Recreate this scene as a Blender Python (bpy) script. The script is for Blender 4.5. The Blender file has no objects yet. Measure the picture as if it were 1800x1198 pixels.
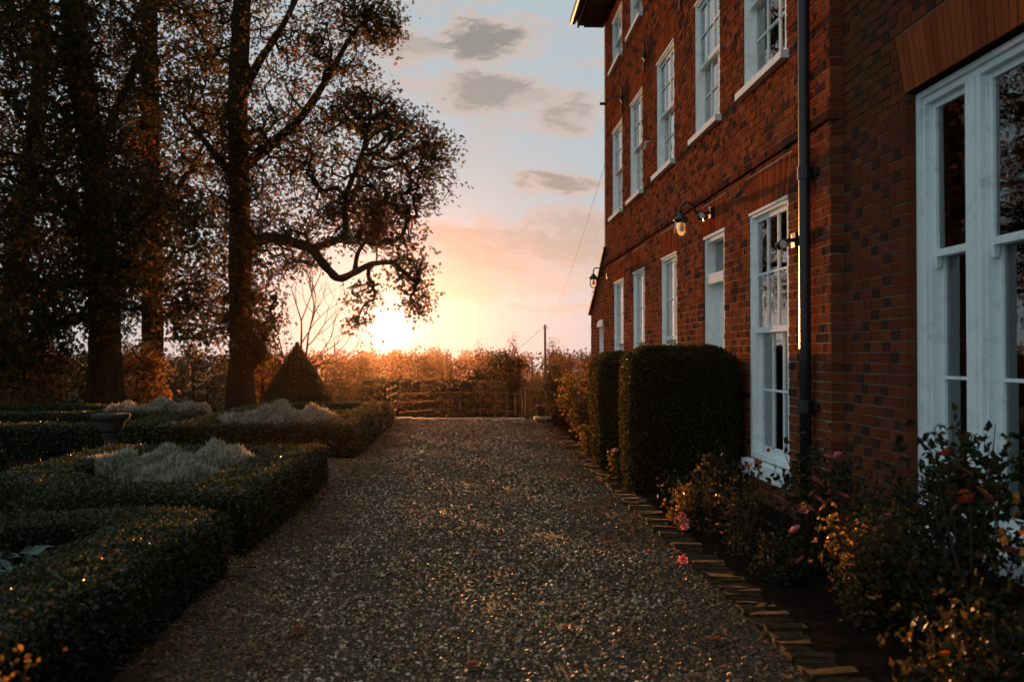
import bpy, math, random
import numpy as np
from mathutils import Vector, Matrix

random.seed(7)
RNG = np.random.default_rng(11)
sc = bpy.context.scene
col = sc.collection
R = math.radians

# ------------------------------------------------------------------ camera
CAM = np.array([0.0, 0.0, 1.4])
YAW = math.atan(77 / 1750)
PITCH = math.atan(26 / 1750)
cam_d = bpy.data.cameras.new('camera')
cam_d.lens = 35.0
cam_d.sensor_width = 36.0
cam_d.clip_start = 0.05
cam_d.clip_end = 4000
cam_d.dof.use_dof = True
cam_d.dof.focus_distance = 11.0
cam_d.dof.aperture_fstop = 2.8
cam = bpy.data.objects.new('camera', cam_d)
cam.location = CAM
cam.rotation_euler = (math.pi / 2 + PITCH, 0, -YAW)
col.objects.link(cam)
sc.camera = cam
FW = np.array([math.sin(YAW) * math.cos(PITCH), math.cos(YAW) * math.cos(PITCH), math.sin(PITCH)])
RT = np.array([math.cos(YAW), -math.sin(YAW), 0.0])
UP = np.cross(RT, FW)


def ray(x, y):
    d = FW + RT * (x - 900) / 1750 + UP * (599 - y) / 1750
    return d / np.linalg.norm(d)


def at(x, y, Y):
    d = ray(x, y)
    return CAM + d * (Y / d[1])


def azel(x, y):
    d = ray(x, y)
    return math.atan2(d[0], d[1]), math.asin(d[2])


# ------------------------------------------------------------------ sun, sky, exposure
SUN_AZ, SUN_EL = azel(689, 579)
SDIR = Vector((math.sin(SUN_AZ) * math.cos(SUN_EL), math.cos(SUN_AZ) * math.cos(SUN_EL), math.sin(SUN_EL)))
SUN_STRENGTH = 5.0
SKY_STRENGTH = 0.111
EXPOSURE = 1.45
HAZE, HAZE_G = 0.000039, 0.90
sun_d = bpy.data.lights.new('sun', 'SUN')
sun_d.energy = SUN_STRENGTH
sun_d.angle = R(0.55)
sun_d.color = (1.0, 0.41, 0.125)
sun_o = bpy.data.objects.new('sun', sun_d)
sun_o.rotation_euler = (-SDIR).to_track_quat('-Z', 'Y').to_euler()
sun_o.location = (-20, 60, 30)
col.objects.link(sun_o)
sc.view_settings.view_transform = 'Standard'
sc.view_settings.look = 'None'
sc.view_settings.gamma = 1.0
sc.view_settings.use_curve_mapping = False
sc.view_settings.exposure = EXPOSURE


class NT:
    """small node-tree helper"""
    def __init__(self, tree):
        self.t = tree
        self.n = tree.nodes
        self.n.clear()

    def new(self, kind, **kw):
        nd = self.n.new(kind)
        for k, v in kw.items():
            setattr(nd, k, v)
        return nd

    def link(self, a, b):
        self.t.links.new(a, b)

    def put(self, sock, val):
        if hasattr(val, 'is_linked') or isinstance(val, bpy.types.NodeSocket):
            self.t.links.new(val, sock)
        else:
            sock.default_value = val

    def math(self, op, a, b=0.0, c=None, clamp=False):
        m = self.new('ShaderNodeMath', operation=op, use_clamp=clamp)
        self.put(m.inputs[0], a)
        self.put(m.inputs[1], b)
        if c is not None:
            self.put(m.inputs[2], c)
        return m.outputs[0]

    def mix(self, fac, a, b, mode='MIX'):
        m = self.new('ShaderNodeMix', data_type='RGBA', blend_type=mode)
        self.put(m.inputs[0], fac)
        self.put(m.inputs[6], a)
        self.put(m.inputs[7], b)
        return m.outputs[2]

    def ramp(self, fac, stops, interp='LINEAR'):
        r = self.new('ShaderNodeValToRGB')
        r.color_ramp.interpolation = interp
        e = r.color_ramp.elements
        while len(e) > 1:
            e.remove(e[-1])
        e[0].position = stops[0][0]
        e[0].color = tuple(stops[0][1]) + (1,)
        for p, c in stops[1:]:
            q = e.new(p)
            q.color = tuple(c) + (1,)
        self.put(r.inputs[0], fac)
        return r.outputs[0]

    def noise(self, vec, scale, detail=4, rough=0.55, dist=0.0):
        n = self.new('ShaderNodeTexNoise')
        if vec is not None:
            self.link(vec, n.inputs['Vector'])
        n.inputs['Scale'].default_value = scale
        n.inputs['Detail'].default_value = detail
        n.inputs['Roughness'].default_value = rough
        n.inputs['Distortion'].default_value = dist
        return n.outputs['Fac']

    def smooth(self, x, lo, hi):
        m = self.new('ShaderNodeMapRange', interpolation_type='SMOOTHSTEP')
        self.put(m.inputs[0], x)
        m.inputs[1].default_value = lo
        m.inputs[2].default_value = hi
        m.inputs[3].default_value = 0
        m.inputs[4].default_value = 1
        return m.outputs[0]


def make_world():
    w = bpy.data.worlds.new('World')
    sc.world = w
    w.use_nodes = True
    N = NT(w.node_tree)
    out = N.new('ShaderNodeOutputWorld')
    bg = N.new('ShaderNodeBackground')
    N.link(bg.outputs[0], out.inputs[0])
    sky = N.new('ShaderNodeTexSky', sky_type='NISHITA')
    sky.sun_disc = False
    sky.sun_elevation = SUN_EL
    sky.sun_rotation = SUN_AZ
    sky.altitude = 60
    sky.air_density = 1.0
    sky.dust_density = 1.2
    sky.ozone_density = 2.0
    tc = N.new('ShaderNodeTexCoord')
    d = tc.outputs['Generated']
    sep = N.new('ShaderNodeSeparateXYZ')
    N.link(d, sep.inputs[0])
    az = N.math('ARCTAN2', sep.outputs[0], sep.outputs[1])
    el = N.math('ARCSINE', sep.outputs[2])
    # thin high veil of cloud over the whole sky
    # aureole round the sun
    dot = N.new('ShaderNodeVectorMath', operation='DOT_PRODUCT')
    N.link(d, dot.inputs[0])
    dot.inputs[1].default_value = SDIR
    th = N.math('ARCCOSINE', N.math('MINIMUM', dot.outputs['Value'], 0.999999))
    # thin high veil of cloud over the whole sky, brighter towards the sun
    veil = N.mix(N.math('EXPONENT', N.math('MULTIPLY', th, -1 / 0.55)), VEIL_FAR + (1,), VEIL_NEAR + (1,))
    skyc = N.mix(VEIL, sky.outputs[0], veil)
    g1 = N.math('MULTIPLY', N.math('EXPONENT', N.math('MULTIPLY', th, -1 / 0.0085)), AUR[0])
    g2 = N.math('MULTIPLY', N.math('EXPONENT', N.math('MULTIPLY', th, -1 / 0.06)), AUR[1])
    g3 = N.math('MULTIPLY', N.math('EXPONENT', N.math('MULTIPLY', th, -1 / 0.22)), AUR[2])
    glow = N.mix(1.0, N.mix(1.0, (1, .88, .74, 1), g1, 'MULTIPLY'), N.mix(1.0, (1, .78, .60, 1), g2, 'MULTIPLY'), 'ADD')
    glow = N.mix(1.0, glow, N.mix(1.0, (1, .70, .54, 1), g3, 'MULTIPLY'), 'ADD')
    base = N.mix(1.0, skyc, glow, 'ADD')
    # clouds laid out by direction (azimuth, elevation)
    w0 = N.new('ShaderNodeCombineXYZ')
    N.link(N.math('MULTIPLY', az, 14.0), w0.inputs[0])
    N.link(N.math('MULTIPLY', el, 30.0), w0.inputs[1])
    az = N.math('ADD', az, N.math('MULTIPLY', N.math('SUBTRACT', N.noise(w0.outputs[0], 1.0, 4, .6), .5), .05))
    w1 = N.new('ShaderNodeVectorMath', operation='ADD')
    N.link(w0.outputs[0], w1.inputs[0])
    w1.inputs[1].default_value = (7.3, 2.1, 0)
    el0 = el
    el = N.math('ADD', el, N.math('MULTIPLY', N.math('SUBTRACT', N.noise(w1.outputs[0], 1.0, 4, .6), .5), .028))
    cv = N.new('ShaderNodeCombineXYZ')
    N.link(N.math('MULTIPLY', az, 9.0), cv.inputs[0])
    N.link(N.math('MULTIPLY', el, 24.0), cv.inputs[1])
    n1 = N.noise(cv.outputs[0], 1.3, 7, 0.58, 0.5)
    n2 = N.noise(cv.outputs[0], 4.5, 8, 0.68, 0.6)
    wob = N.math('MULTIPLY_ADD', N.math('SUBTRACT', n1, 0.5), 3.6, N.math('MULTIPLY', N.math('SUBTRACT', n2, 0.5), 2.4))
    total = None
    for (px, py, rx, ry, amp) in CLOUDS:
        a0, e0 = azel(px, py)
        u = N.math('DIVIDE', N.math('SUBTRACT', az, a0), rx / 1750)
        v = N.math('DIVIDE', N.math('SUBTRACT', el, e0), ry / 1750)
        v = N.math('ADD', N.math('MAXIMUM', v, 0.0), N.math('MULTIPLY', N.math('MINIMUM', v, 0.0), 0.62))
        q = N.math('ADD', N.math('MULTIPLY', u, u), N.math('MULTIPLY', v, v))
        s = N.math('ADD', N.math('SUBTRACT', 1.0, q), N.math('MULTIPLY', wob, 0.75))
        m = N.math('MULTIPLY', N.smooth(s, -0.1, 1.0), amp)
        total = m if total is None else N.math('MAXIMUM', total, m)
    # the same kind of broken cloud over the rest of the sky
    gen = N.math('MULTIPLY', N.smooth(n1, 0.56, 0.72), 0.65)
    inview = N.smooth(N.math('ABSOLUTE', N.math('SUBTRACT', az, 0.02)), 0.13, 0.3)
    gen = N.math('MULTIPLY', gen, N.math('MAXIMUM', inview, N.smooth(el, 0.36, 0.5)))
    total = N.math('MAXIMUM', total, gen)
    tint = N.ramp(N.math('MULTIPLY', el, 2.2), [(0.0, (1.0, .72, .55)), (0.22, (.93, .68, .53)), (0.42, (.62, .52, .45)), (0.8, (.50, .44, .395)), (1.0, (.6, .55, .52))])
    shade = N.mix(1.0, base, tint, 'MULTIPLY')
    # pale pink high cloud
    n3 = N.noise(cv.outputs[0], 1.5, 8, 0.66, 1.0)
    pink = N.math('MULTIPLY', N.smooth(n3, 0.45, 0.68), N.math('MULTIPLY', N.smooth(el, 0.04, 0.32), 0.75))
    base2 = N.mix(pink, base, PINK + (1,))
    fin = N.mix(total, base2, shade)
    rim = N.math('MULTIPLY', N.math('MULTIPLY', total, N.math('SUBTRACT', 1.0, total)), 1.9)
    fin = N.mix(rim, fin, RIM + (1,))
    N.link(fin, bg.inputs[0])
    bg.inputs[1].default_value = SKY_STRENGTH


VEIL = 0.955
VEIL_FAR = (1.15, 1.65, 1.90)
VEIL_NEAR = (1.80, 1.94, 2.0)
PINK = (2.1, 1.66, 1.48)
RIM = (2.6, 2.0, 1.7)
AUR = (9.0, 0.7, 0.0)
CLOUDS = [(735, 78, 85, 30, .75), (845, 66, 105, 40, .95), (835, 148, 130, 32, .9), (1000, 192, 95, 34, .85), (930, 165, 70, 16, .7),
          (985, 320, 98, 22, .95), (900, 425, 250, 50, .85), (1010, 402, 120, 44, .8), (850, 480, 210, 34, .6),
          (985, 536, 110, 6, .55), (880, 508, 130, 8, .4)]
make_world()
sc.cycles.use_denoising = True
sc.cycles.max_bounces = 8
sc.cycles.transparent_max_bounces = 12
sc.cycles.volume_bounces = 0
sc.cycles.sample_clamp_indirect = 6.0
sc.render.film_transparent = False

# ------------------------------------------------------------------ geometry helpers
WLOC = {}


class G:
    """collects shapes; build() links them as ONE mesh object"""
    def __init__(self):
        self.v, self.f, self.r, self.n = [], [], [], 0

    def add(self, v, f, m=0, r=0.5):
        v = np.asarray(v, float).reshape(-1, 3)
        f = np.asarray(f, int)
        self.v.append(v)
        self.f.append((f + self.n, m))
        self.r.append(np.broadcast_to(np.asarray(r, float), (len(v),)) if np.ndim(r) < 1 or len(np.atleast_1d(r)) == len(v) else np.full(len(v), .5))
        self.n += len(v)
        return self

    def box(self, x0, x1, y0, y1, z0, z1, m=0, r=0.5, jit=0.0):
        v = np.array([(x, y, z) for x in (x0, x1) for y in (y0, y1) for z in (z0, z1)], float)
        if jit:
            v += RNG.uniform(-jit, jit, v.shape)
        f = [(0, 1, 3, 2), (4, 6, 7, 5), (0, 4, 5, 1), (2, 3, 7, 6), (0, 2, 6, 4), (1, 5, 7, 3)]
        return self.add(v, f, m, r)

    def tube(self, pts, rad, sides=6, m=0, r=0.5, caps=True, twist=0.0, rough=0.0):
        pts = np.asarray(pts, float)
        n = len(pts)
        rad = np.broadcast_to(np.asarray(rad, float), (n,))
        tan = np.gradient(pts, axis=0)
        tan /= np.linalg.norm(tan, axis=1, keepdims=True) + 1e-9
        ref = np.array([0, 0, 1.0]) if abs(tan[0][2]) < .9 else np.array([1.0, 0, 0])
        vs = []
        a = np.linspace(0, 2 * math.pi, sides, endpoint=False)
        side = np.cross(tan[0], ref)
        for i in range(n):
            side = side - tan[i] * np.dot(side, tan[i])
            side /= np.linalg.norm(side) + 1e-9
            b = np.cross(tan[i], side)
            rr = rad[i] * (1 + (RNG.uniform(-rough, rough, sides) if rough else 0))
            vs.append(pts[i] + (np.outer(np.cos(a), side) + np.outer(np.sin(a), b)) * np.reshape(rr, (-1, 1)) if rough else pts[i] + (np.outer(np.cos(a), side) + np.outer(np.sin(a), b)) * rad[i])
        v = np.concatenate(vs)
        f = []
        for i in range(n - 1):
            for k in range(sides):
                k2 = (k + 1) % sides
                f.append((i * sides + k, i * sides + k2, (i + 1) * sides + k2, (i + 1) * sides + k))
        self.add(v, f, m, r)
        if caps:
            for base, inv in ((0, True), ((n - 1) * sides, False)):
                c = list(range(base, base + sides))
                self.f.append((np.array([c[::-1] if inv else c]) + self.n - len(v), m))
        return self

    def lathe(self, c, prof, n=16, m=0, r=0.5):
        """prof: list of (radius, z)"""
        a = np.linspace(0, 2 * math.pi, n, endpoint=False)
        vs = [np.stack([c[0] + q * np.cos(a), c[1] + q * np.sin(a), np.full(n, c[2] + z)], 1) for q, z in prof]
        f = []
        for i in range(len(prof) - 1):
            for k in range(n):
                k2 = (k + 1) % n
                f.append((i * n + k, i * n + k2, (i + 1) * n + k2, (i + 1) * n + k))
        self.add(np.concatenate(vs), f, m, r)
        s = self.n - n * len(prof)
        self.f.append((np.array([list(range(n))[::-1]]) + s, m))
        self.f.append((np.array([list(range(n))]) + s + n * (len(prof) - 1), m))
        return self

    def scatter(self, tv, tf, pos, rot, scale, m=0, r=None):
        """copies of a small template: pos (N,3), rot (N,3,3), scale (N,) or (N,3)"""
        N = len(pos)
        if N == 0:
            return self
        tv = np.asarray(tv, float)
        tf = np.asarray(tf, int)
        scale = np.asarray(scale, float)
        s = scale.reshape(N, 1, -1)
        v = np.einsum('nij,nkj->nki', rot, tv[None] * s) + pos[:, None, :]
        k = len(tv)
        f = (tf[None] + (np.arange(N) * k)[:, None, None]).reshape(-1, tf.shape[1])
        if r is None:
            r = RNG.random(N)
        self.v.append(v.reshape(-1, 3))
        self.f.append((f + self.n, m))
        self.r.append(np.repeat(r, k))
        self.n += N * k
        return self

    def build(self, name, mats, parent=None, smooth=False, origin=None, kind=None):
        V = np.concatenate(self.v)
        rr = np.concatenate([np.asarray(q, float) for q in self.r])
        if origin is None:
            lo, hi = V.min(0), V.max(0)
            origin = np.array([(lo[0] + hi[0]) / 2, (lo[1] + hi[1]) / 2, lo[2]])
        origin = np.asarray(origin, float)
        me = bpy.data.meshes.new(name)
        me.vertices.add(len(V))
        me.vertices.foreach_set('co', (V - origin).astype(np.float32).ravel())
        loops = np.concatenate([f.ravel() for f, _ in self.f])
        tot = np.concatenate([np.full(len(f), f.shape[1]) for f, _ in self.f])
        mi = np.concatenate([np.full(len(f), m) for f, m in self.f])
        me.loops.add(len(loops))
        me.loops.foreach_set('vertex_index', loops.astype(np.int32))
        me.polygons.add(len(tot))
        me.polygons.foreach_set('loop_start', np.concatenate([[0], np.cumsum(tot)[:-1]]).astype(np.int32))
        me.polygons.foreach_set('material_index', mi.astype(np.int32))
        if smooth:
            me.polygons.foreach_set('use_smooth', np.ones(len(tot), bool))
        else:
            me.polygons.foreach_set('use_smooth', np.zeros(len(tot), bool))
        a = me.attributes.new('rnd', 'FLOAT', 'POINT')
        a.data.foreach_set('value', rr.astype(np.float32))
        for q in (mats if isinstance(mats, (list, tuple)) else [mats]):
            me.materials.append(q)
        me.update(calc_edges=True)
        o = bpy.data.objects.new(name, me)
        o.location = origin
        col.objects.link(o)
        WLOC[o] = origin
        if parent is not None:
            par(o, parent)
        if kind:
            o['kind'] = kind
        return o


def par(c, p):
    c.parent = p
    c.matrix_parent_inverse = Matrix.Translation(-Vector(WLOC[p]))


def inst(src, name, loc, parent=None, rot=None, scale=None):
    """another object sharing the mesh of src"""
    o = bpy.data.objects.new(name, src.data if hasattr(src, 'data') else src)
    o.location = loc
    if rot is not None:
        o.rotation_euler = rot
    if scale is not None:
        o.scale = scale
    col.objects.link(o)
    WLOC[o] = np.asarray(loc, float)
    if parent is not None:
        par(o, parent)
    return o


def tag(o, label, cat, group=None):
    o['label'] = label
    o['category'] = cat
    if group:
        o['group'] = group
    return o


def thing(name, loc, label, cat, group=None):
    o = bpy.data.objects.new(name, None)
    o.empty_display_size = 0.2
    o.location = loc
    col.objects.link(o)
    WLOC[o] = np.asarray(loc, float)
    return tag(o, label, cat, group)


def rots(nrm, spin=None):
    """rotation matrices whose z axis is nrm, spun at random"""
    nrm = nrm / (np.linalg.norm(nrm, axis=1, keepdims=True) + 1e-9)
    N = len(nrm)
    ref = np.where(np.abs(nrm[:, 2:3]) < .9, np.array([[0, 0, 1.0]]), np.array([[1.0, 0, 0]]))
    x = np.cross(ref, nrm)
    x /= np.linalg.norm(x, axis=1, keepdims=True)
    y = np.cross(nrm, x)
    a = RNG.uniform(0, 2 * math.pi, N) if spin is None else np.full(N, spin)
    ca, sa = np.cos(a)[:, None], np.sin(a)[:, None]
    return np.stack([x * ca + y * sa, -x * sa + y * ca, nrm], 2)


def rdir(n):
    v = RNG.normal(size=(n, 3))
    return v / np.linalg.norm(v, axis=1, keepdims=True)


def sample_mesh(V, F, n):
    """points and normals spread evenly over quads/tris"""
    V = np.asarray(V, float)
    T = []
    for f in F:
        f = list(f)
        for i in range(1, len(f) - 1):
            T.append((f[0], f[i], f[i + 1]))
    T = np.array(T)
    a, b, c = V[T[:, 0]], V[T[:, 1]], V[T[:, 2]]
    cr = np.cross(b - a, c - a)
    ar = np.linalg.norm(cr, axis=1)
    idx = RNG.choice(len(T), n, p=ar / ar.sum())
    u, v = RNG.random(n), RNG.random(n)
    k = u + v > 1
    u[k], v[k] = 1 - u[k], 1 - v[k]
    p = a[idx] + (b - a)[idx] * u[:, None] + (c - a)[idx] * v[:, None]
    return p, cr[idx] / (ar[idx][:, None] + 1e-12), ar.sum() / 2


# templates
KITE_V = np.array([(0, 0, 0), (.32, .45, .06), (0, 1, -.05), (-.32, .45, .06)], float)
KITE_F = np.array([(0, 1, 2, 3)])


def palmate(n=5):
    V, F = [], []
    for k in range(n):
        a = math.radians(-72 + 144 * k / (n - 1))
        L = [.7, .92, 1, .92, .7][k] if n == 5 else 1 - .3 * abs(k - (n - 1) / 2) / ((n - 1) / 2)
        w = .16
        dx, dy = math.sin(a), math.cos(a)
        b = len(V)
        V += [(0, 0, 0), (dx * L * .6 + dy * w, dy * L * .6 - dx * w, -.06), (dx * L, dy * L, -.28), (dx * L * .6 - dy * w, dy * L * .6 + dx * w, -.06)]
        F.append((b, b + 1, b + 2, b + 3))
    return np.array(V), np.array(F)


PALM_V, PALM_F = palmate()
STONE = []
for q in range(1):
    STONE_V = np.array([(1, 0, .05), (0, .8, -.1), (-.9, .1, 0), (-.1, -.9, .1), (.1, .05, .55), (0, 0, -.5)], float)
    STONE_F = np.array([(0, 1, 4), (1, 2, 4), (2, 3, 4), (3, 0, 4), (1, 0, 5), (2, 1, 5), (3, 2, 5), (0, 3, 5)])


def smoothstep(a, b, x):
    t = np.clip((np.asarray(x, float) - a) / (b - a), 0, 1)
    return t * t * (3 - 2 * t)


# ------------------------------------------------------------------ materials
def mat(name, fn):
    m = bpy.data.materials.new(name)
    m.use_nodes = True
    N = NT(m.node_tree)
    out = N.new('ShaderNodeOutputMaterial')
    fn(N, out)
    return m


def principled(N, out, color, rough=.7, spec=.3, bump=None, bstr=.3, bdist=.01, metal=0.0):
    p = N.new('ShaderNodeBsdfPrincipled')
    N.put(p.inputs['Base Color'], color if not isinstance(color, tuple) else tuple(color) + (1,))
    N.put(p.inputs['Roughness'], rough)
    p.inputs['Specular IOR Level'].default_value = spec
    p.inputs['Metallic'].default_value = metal
    if bump is not None:
        b = N.new('ShaderNodeBump')
        b.inputs['Strength'].default_value = bstr
        b.inputs['Distance'].default_value = bdist
        N.link(bump, b.inputs['Height'])
        N.link(b.outputs[0], p.inputs['Normal'])
    N.link(p.outputs[0], out.inputs[0])
    return p


def pos_of(N):
    return N.new('ShaderNodeNewGeometry').outputs['Position']


def rnd_of(N):
    return N.new('ShaderNodeAttribute', attribute_name='rnd').outputs['Fac']


def leaf_mat(name, stops, transl=.4, rough=.55, tcol=1.6, spec=.25):
    def fn(N, out):
        c = N.ramp(rnd_of(N), stops)
        p = N.new('ShaderNodeBsdfPrincipled')
        N.link(c, p.inputs['Base Color'])
        p.inputs['Roughness'].default_value = rough
        p.inputs['Specular IOR Level'].default_value = spec
        t = N.new('ShaderNodeBsdfTranslucent')
        N.link(N.mix(1.0, c, (tcol * 1.25, tcol, tcol * .6, 1), 'MULTIPLY'), t.inputs[0])
        mx = N.new('ShaderNodeMixShader')
        mx.inputs[0].default_value = transl
        N.link(p.outputs[0], mx.inputs[1])
        N.link(t.outputs[0], mx.inputs[2])
        N.link(mx.outputs[0], out.inputs[0])
    return mat(name, fn)


M = {}


def brick_fn(N, out):
    pos = pos_of(N)
    r = rnd_of(N)
    c = N.ramp(r, [(0, (.030, .024, .024)), (.10, (.050, .028, .022)), (.13, (.13, .035, .017)), (.4, (.18, .047, .019)), (.7, (.235, .062, .024)), (.9, (.27, .078, .031)), (1, (.17, .062, .032))])
    n = N.noise(pos, 14, 5, .6)
    n2 = N.noise(pos, 90, 3, .6)
    c = N.mix(N.math('MULTIPLY', N.smooth(n, .35, .7), .5), c, (.085, .038, .024, 1))
    c = N.mix(N.math('MULTIPLY', N.smooth(N.noise(pos, 1.1, 6, .65), .52, .70), .7), c, (.070, .043, .022, 1))
    c = N.mix(N.math('MULTIPLY', N.smooth(n2, .55, .8), .16), c, (.28, .12, .07, 1))
    h = N.math('ADD', N.math('MULTIPLY', n, .7), N.math('MULTIPLY', n2, .5))
    principled(N, out, c, .9, .0, h, .75, .010)


M['brick'] = mat('brick', brick_fn)


def rubbed_fn(N, out):
    pos = pos_of(N)
    c = N.ramp(rnd_of(N), [(0, (.17, .040, .015)), (.5, (.23, .056, .020)), (1, (.29, .078, .028))])
    n = N.noise(pos, 60, 4, .6)
    c = N.mix(N.math('MULTIPLY', N.smooth(N.noise(pos, 5, 5, .6), .5, .7), .55), c, (.13, .04, .022, 1))
    principled(N, out, c, .8, .0, n, .35, .006)


M['rubbed'] = mat('rubbed_brick', rubbed_fn)


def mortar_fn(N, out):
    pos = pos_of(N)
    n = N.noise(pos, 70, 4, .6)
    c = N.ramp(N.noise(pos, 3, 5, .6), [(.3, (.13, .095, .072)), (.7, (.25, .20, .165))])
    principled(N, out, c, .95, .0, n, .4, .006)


M['mortar'] = mat('mortar', mortar_fn)


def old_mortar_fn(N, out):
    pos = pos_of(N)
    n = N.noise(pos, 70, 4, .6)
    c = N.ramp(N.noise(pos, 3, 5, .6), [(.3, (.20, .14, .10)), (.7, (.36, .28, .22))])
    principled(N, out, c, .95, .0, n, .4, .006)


M['old_mortar'] = mat('old_mortar', old_mortar_fn)


def white_fn(N, out):
    pos = pos_of(N)
    n = N.noise(pos, 40, 4, .6)
    c = N.mix(N.math('MULTIPLY', N.smooth(N.noise(pos, 9, 8, .7), .48, .72), .6), (.82, .90, .90, 1), (.52, .55, .51, 1))
    principled(N, out, c, .6, .0, n, .12, .003)


M['white'] = mat('white_paint', white_fn)


def glass_fn(N, out):
    pos = pos_of(N)
    b = N.new('ShaderNodeBump')
    b.inputs['Strength'].default_value = .035
    b.inputs['Distance'].default_value = .02
    N.link(N.noise(pos, 5.5, 2, .5), b.inputs['Height'])
    fr = N.new('ShaderNodeFresnel')
    fr.inputs[0].default_value = 1.55
    N.link(b.outputs[0], fr.inputs['Normal'])
    gl = N.new('ShaderNodeBsdfGlossy')
    gl.inputs['Roughness'].default_value = .015
    gl.inputs['Color'].default_value = (.96, .97, .98, 1)
    N.link(b.outputs[0], gl.inputs['Normal'])
    tr = N.new('ShaderNodeBsdfTransparent')
    tr.inputs[0].default_value = (.82, .86, .85, 1)
    mx = N.new('ShaderNodeMixShader')
    N.link(N.math('MINIMUM', N.math('MULTIPLY', fr.outputs[0], 1.7), 1.0), mx.inputs[0])
    N.link(tr.outputs[0], mx.inputs[1])
    N.link(gl.outputs[0], mx.inputs[2])
    N.link(mx.outputs[0], out.inputs[0])


M['glass'] = mat('window_glass', glass_fn)
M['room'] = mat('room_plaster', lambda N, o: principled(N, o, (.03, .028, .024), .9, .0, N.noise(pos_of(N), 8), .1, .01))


def plain(name, c, rough=.6, spec=.3, var=.3, scale=20, bstr=.3, bd=.005, metal=0.0):
    def fn(N, out):
        pos = pos_of(N)
        n = N.noise(pos, scale, 5, .6)
        cc = N.mix(N.smooth(n, .3, .75), tuple(c) + (1,), tuple(x * (1 - var) for x in c) + (1,))
        principled(N, out, cc, rough, spec, N.noise(pos, scale * 3, 4, .6), bstr, bd, metal)
    M[name] = mat(name, fn)


plain('curtain', (.30, .27, .22), .9, .1, .2, 10, .3, .01)
plain('iron', (.018, .018, .02), .35, .5, .4, 60, .2, .002)
plain('fence_iron', (.03, .024, .02), .7, .03, .5, 80, .4, .003)
plain('rust', (.09, .05, .032), .7, .3, .5, 70, .5, .004)
plain('sundial_stone', (.065, .06, .047), .95, .1, .5, 14, .6, .01)
plain('stone', (.30, .27, .22), .9, .2, .45, 12, .6, .01)
plain('timber', (.075, .05, .032), .9, .0, .45, 30, .6, .01)
plain('roof_tile', (.13, .065, .045), .85, .2, .4, 14, .6, .01)
plain('soil', (.022, .015, .010), .95, .0, .5, 9, 1.0, .04)
plain('edging_brick', (.075, .045, .022), .95, .05, .7, 16, .9, .012)
plain('pale_paint', (.55, .50, .42), .7, .2, .4, 5, .3, .004)
plain('steel_lens', (.65, .62, .55), .2, .6, .2, 20, .1, .002)
plain('core', (.016, .018, .008), .95, .05, .5, 25, 1.0, .03)
plain('cable', (.07, .06, .05), .7, .2, .3, 40, .1, .002)


def bark_fn(N, out):
    pos = pos_of(N)
    mp = N.new('ShaderNodeMapping')
    mp.inputs['Scale'].default_value = (1, 1, .25)
    N.link(pos, mp.inputs[0])
    n = N.noise(mp.outputs[0], 16, 6, .65, .6)
    c = N.ramp(n, [(.3, (.018, .013, .009)), (.6, (.05, .034, .022)), (.8, (.085, .060, .040))])
    principled(N, out, c, .95, .0, n, 1.0, .05)


M['bark'] = mat('bark', bark_fn)


def gravel_fn(N, out):
    pos = pos_of(N)
    v = N.new('ShaderNodeTexVoronoi')
    v.inputs['Scale'].default_value = 55
    N.link(pos, v.inputs['Vector'])
    c = N.ramp(N.noise(pos, 46, 4, .7), [(.3, (.035, .028, .020)), (.55, (.08, .062, .046)), (.75, (.14, .11, .085))])
    h = N.math('SUBTRACT', 1.0, v.outputs['Distance'])
    principled(N, out, c, .9, .05, h, 1.0, .02)


M['gravel'] = mat('gravel', gravel_fn)


def pebble_fn(N, out):
    c = N.ramp(rnd_of(N), [(0, (.06, .032, .014)), (.35, (.18, .096, .044)), (.6, (.29, .165, .078)), (.8, (.41, .26, .135)), (.94, (.62, .44, .27)), (1, (.80, .64, .44))])
    n = N.noise(pos_of(N), 120, 3, .6)
    principled(N, out, N.mix(N.math('MULTIPLY', n, .4), c, (.12, .070, .038, 1)), .6, .14, n, .3, .003)


M['pebble'] = mat('pebble', pebble_fn)


def lawn_fn(N, out):
    pos = pos_of(N)
    c = N.ramp(N.noise(pos, .35, 6, .65), [(.3, (.035, .040, .014)), (.55, (.06, .058, .020)), (.75, (.10, .075, .03))])
    c = N.mix(N.math('MULTIPLY', N.noise(pos, 12, 4, .7), .5), c, (.035, .032, .012, 1))
    principled(N, out, c, .95, .1, N.noise(pos, 30, 5, .7), 1.0, .05)


M['lawn'] = mat('grassland', lawn_fn)
M['box'] = leaf_mat('box_leaf', [(0, (.012, .017, .005)), (.5, (.028, .034, .009)), (.85, (.055, .055, .014)), (1, (.12, .085, .022))], .35, .36, 1.9, .38)
M['yew'] = leaf_mat('yew_leaf', [(0, (.014, .018, .007)), (.6, (.032, .034, .012)), (1, (.085, .060, .022))], .3, .6, 1.6, .08)
M['silver'] = leaf_mat('silver_leaf', [(0, (.20, .215, .19)), (.5, (.33, .345, .31)), (1, (.50, .49, .44))], .3, .8, 1.2, .1)
M['chestnut'] = leaf_mat('chestnut_leaf', [(0, (.012, .015, .006)), (.55, (.030, .028, .009)), (.8, (.062, .042, .011)), (.93, (.13, .062, .014)), (1, (.20, .062, .013))], .45, .6, 1.7, .1)
M['autumn'] = leaf_mat('autumn_leaf', [(0, (.06, .036, .014)), (.5, (.13, .074, .026)), (1, (.24, .14, .055))], .4, .6, 1.5, .1)
M['olive'] = leaf_mat('olive_leaf', [(0, (.018, .019, .007)), (.6, (.042, .036, .012)), (1, (.10, .065, .022))], .4, .6, 1.6)
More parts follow.
